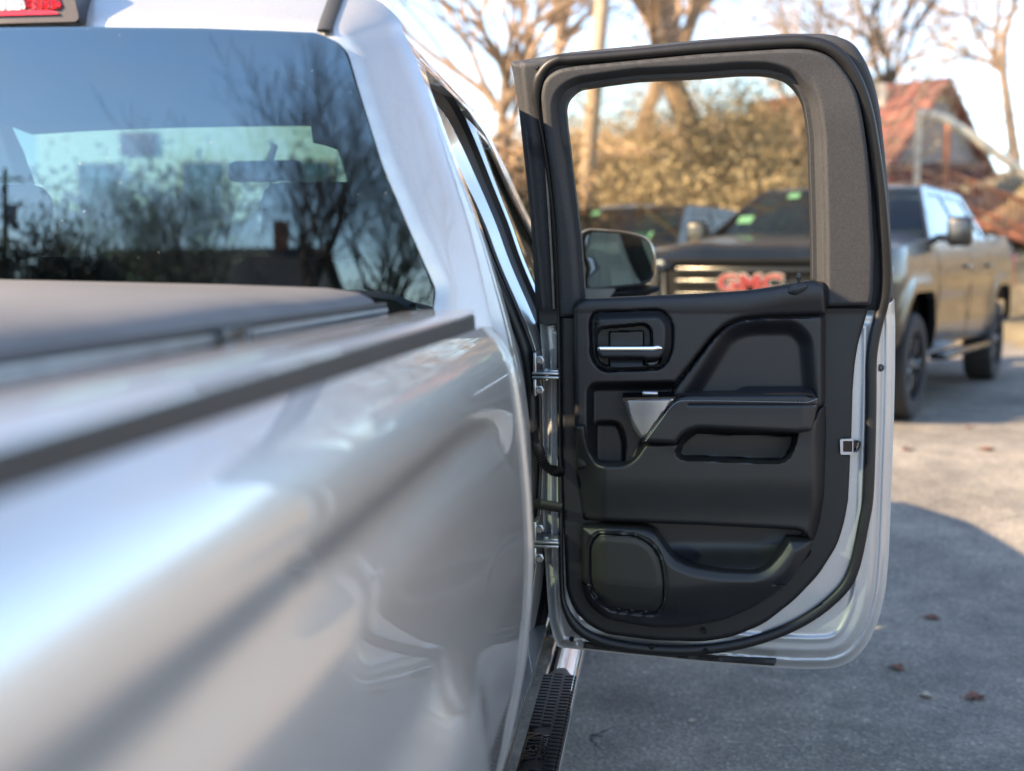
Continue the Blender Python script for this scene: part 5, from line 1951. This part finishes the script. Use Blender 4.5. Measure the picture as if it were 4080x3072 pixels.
def back_house(loc, w, d, h, rz, label):
    t = empty('house', loc, label, 'house')
    t.rotation_euler = (0, 0, rz)
    wl_ = Geo().box((0, 0, h / 2), (w, d, h), .01).build('wall', 'tan_siding', t)
    g = Geo()
    o = .4
    for s in (1, -1):
        g.add([(-w / 2 - o, s * (d / 2 + o), h - .2), (w / 2 + o, s * (d / 2 + o), h - .2), (w / 2 + o, 0, h + d * .33), (-w / 2 - o, 0, h + d * .33),
               (-w / 2 - o, s * (d / 2 + o), h - .32), (w / 2 + o, s * (d / 2 + o), h - .32), (w / 2 + o, 0, h + d * .33 - .12), (-w / 2 - o, 0, h + d * .33 - .12)],
              [(0, 1, 2, 3), (4, 7, 6, 5), (0, 1, 5, 4), (1, 2, 6, 5), (0, 3, 7, 4)])
    g.build('roof', 'dark_roof', t, False)
    for s in (1, -1):
        Geo().add([(s * w / 2, -d / 2, h - .1), (s * w / 2, d / 2, h - .1), (s * w / 2, 0, h + d * .31)], [(0, 1, 2)]).build('gable', 'tan_siding', wl_, False)
    for k in range(3):
        x = -w / 2 + w * (k + .5) / 3
        for s in (1, -1):
            q = Geo().box((x, s * (d / 2 + .01), h * .58), (.9, .06, 1.1), .01).build('window', 'car_glass', wl_)
            Geo().tube([(x + a, s * (d / 2 + .03), h * .58 + b) for a, b in ((-.5, -.6), (.5, -.6), (.5, .6), (-.5, .6))], .05, 4, closed=True).build('frame', 'cream_paint', q)
    Geo().box((w * .32, 0, h + d * .36), (.5, .5, 1.3), .02).build('chimney', 'red_stain', t)


back_house((-13.0, -36, 0), 9, 7, 2.3, .1, 'tan house with dark roof mirrored low in the rear window')
back_house((24, 2, 0), 9, 7, 3.2, 1.5, 'tan house off to the right, mirrored in the bed side')
G4 = 'bare trees to the right of the truck, mirrored in the paint'
tree('bare_tree', 'bare tree whose limbs are mirrored across the silver bed side', (6.2, 1.2, 0), 9.5, .24, 121, 'bark_dark', 'twig_dark', (-.08, 0), 5, .66, (8, 4, 3, 3, 2), None, 0, .06, G4)
tree('bare_tree', 'farther bare tree mirrored at the top of the bed side', (13, 6.5, .2), 11, .24, 122, 'bark_tan', 'twig_tan', (0, 0), 5, .66, (8, 4, 3, 3, 2), None, 0, .06, G4)

# ================================================================== FALLEN LEAVES
def fallen_leaf(u, v, size, m_, rz, label, seed):
    rng = np.random.default_rng(seed)
    p = ground_at(u, v, 0.0)
    z = float(gz(p[0], p[1]))
    if z > .001:
        p = ground_at(u, v, z)
        z = float(gz(p[0], p[1]))
        p = ground_at(u, v, z)
    t = empty('fallen_leaf', (p[0], p[1], z + .003), label, 'leaf', 'fallen leaves on the asphalt')
    t.rotation_euler = (0, 0, rz)
    n = 22
    ring = []
    for k in range(n):
        a = 2 * math.pi * k / n
        lobes = .62 + .38 * abs(math.cos(2.5 * a)) ** .8
        r = size * .5 * lobes * rng.uniform(.9, 1.1)
        x, y = r * math.cos(a), r * .75 * math.sin(a)
        ring.append((x, y, .35 * size * (y / size * 2) ** 2 + .12 * size * (x / size) ** 2 + rng.uniform(0, .05) * size))
    mid = [(x * .5, y * .5, z_ * .35) for x, y, z_ in ring]
    V = ring + mid + [(0, 0, 0)]
    F = [(k, (k + 1) % n, n + (k + 1) % n, n + k) for k in range(n)] + [(n + k, n + (k + 1) % n, 2 * n) for k in range(n)]
    mk('blade', V, F, m_, t)
    Geo().tube([(0, 0, .002), (-size * .45, .004, .004), (-size * .8, .02 * size, .012)], .0016, 5).build('stalk', m_, t)


fallen_leaf(3885, 2785, .078, 'dry_leaf', .4, 'curled brown leaf on the asphalt, nearest the lower right corner', 1)
fallen_leaf(3572, 2666, .070, 'dry_leaf', 1.9, 'brown leaf on the asphalt just right of the open door corner', 2)
fallen_leaf(3716, 2468, .072, 'dry_leaf', .1, 'flat brown leaf lying alone in the shade right of the door', 3)
fallen_leaf(3690, 2778, .055, 'pale_leaf', 2.6, 'pale leaf on the asphalt left of the curled brown one', 4)
fallen_leaf(3620, 1795, .10, 'dry_leaf', .8, 'brown leaf in the sunlit strip close to the door edge', 5)
fallen_leaf(3935, 1796, .10, 'dry_leaf', .2, 'orange brown leaf in the sunlit strip at the far right', 6)
fallen_leaf(3862, 1705, .10, 'dry_leaf', 1.2, 'brown leaf at the far edge of the sunlit strip', 7)
fallen_leaf(3590, 2062, .10, 'dry_leaf', 2.2, 'brown leaf on the edge of the truck shadow beside the door', 8)
fallen_leaf(2762, 2878, .035, 'pale_leaf', 1.0, 'tiny pale leaf on the asphalt below the open door', 9)
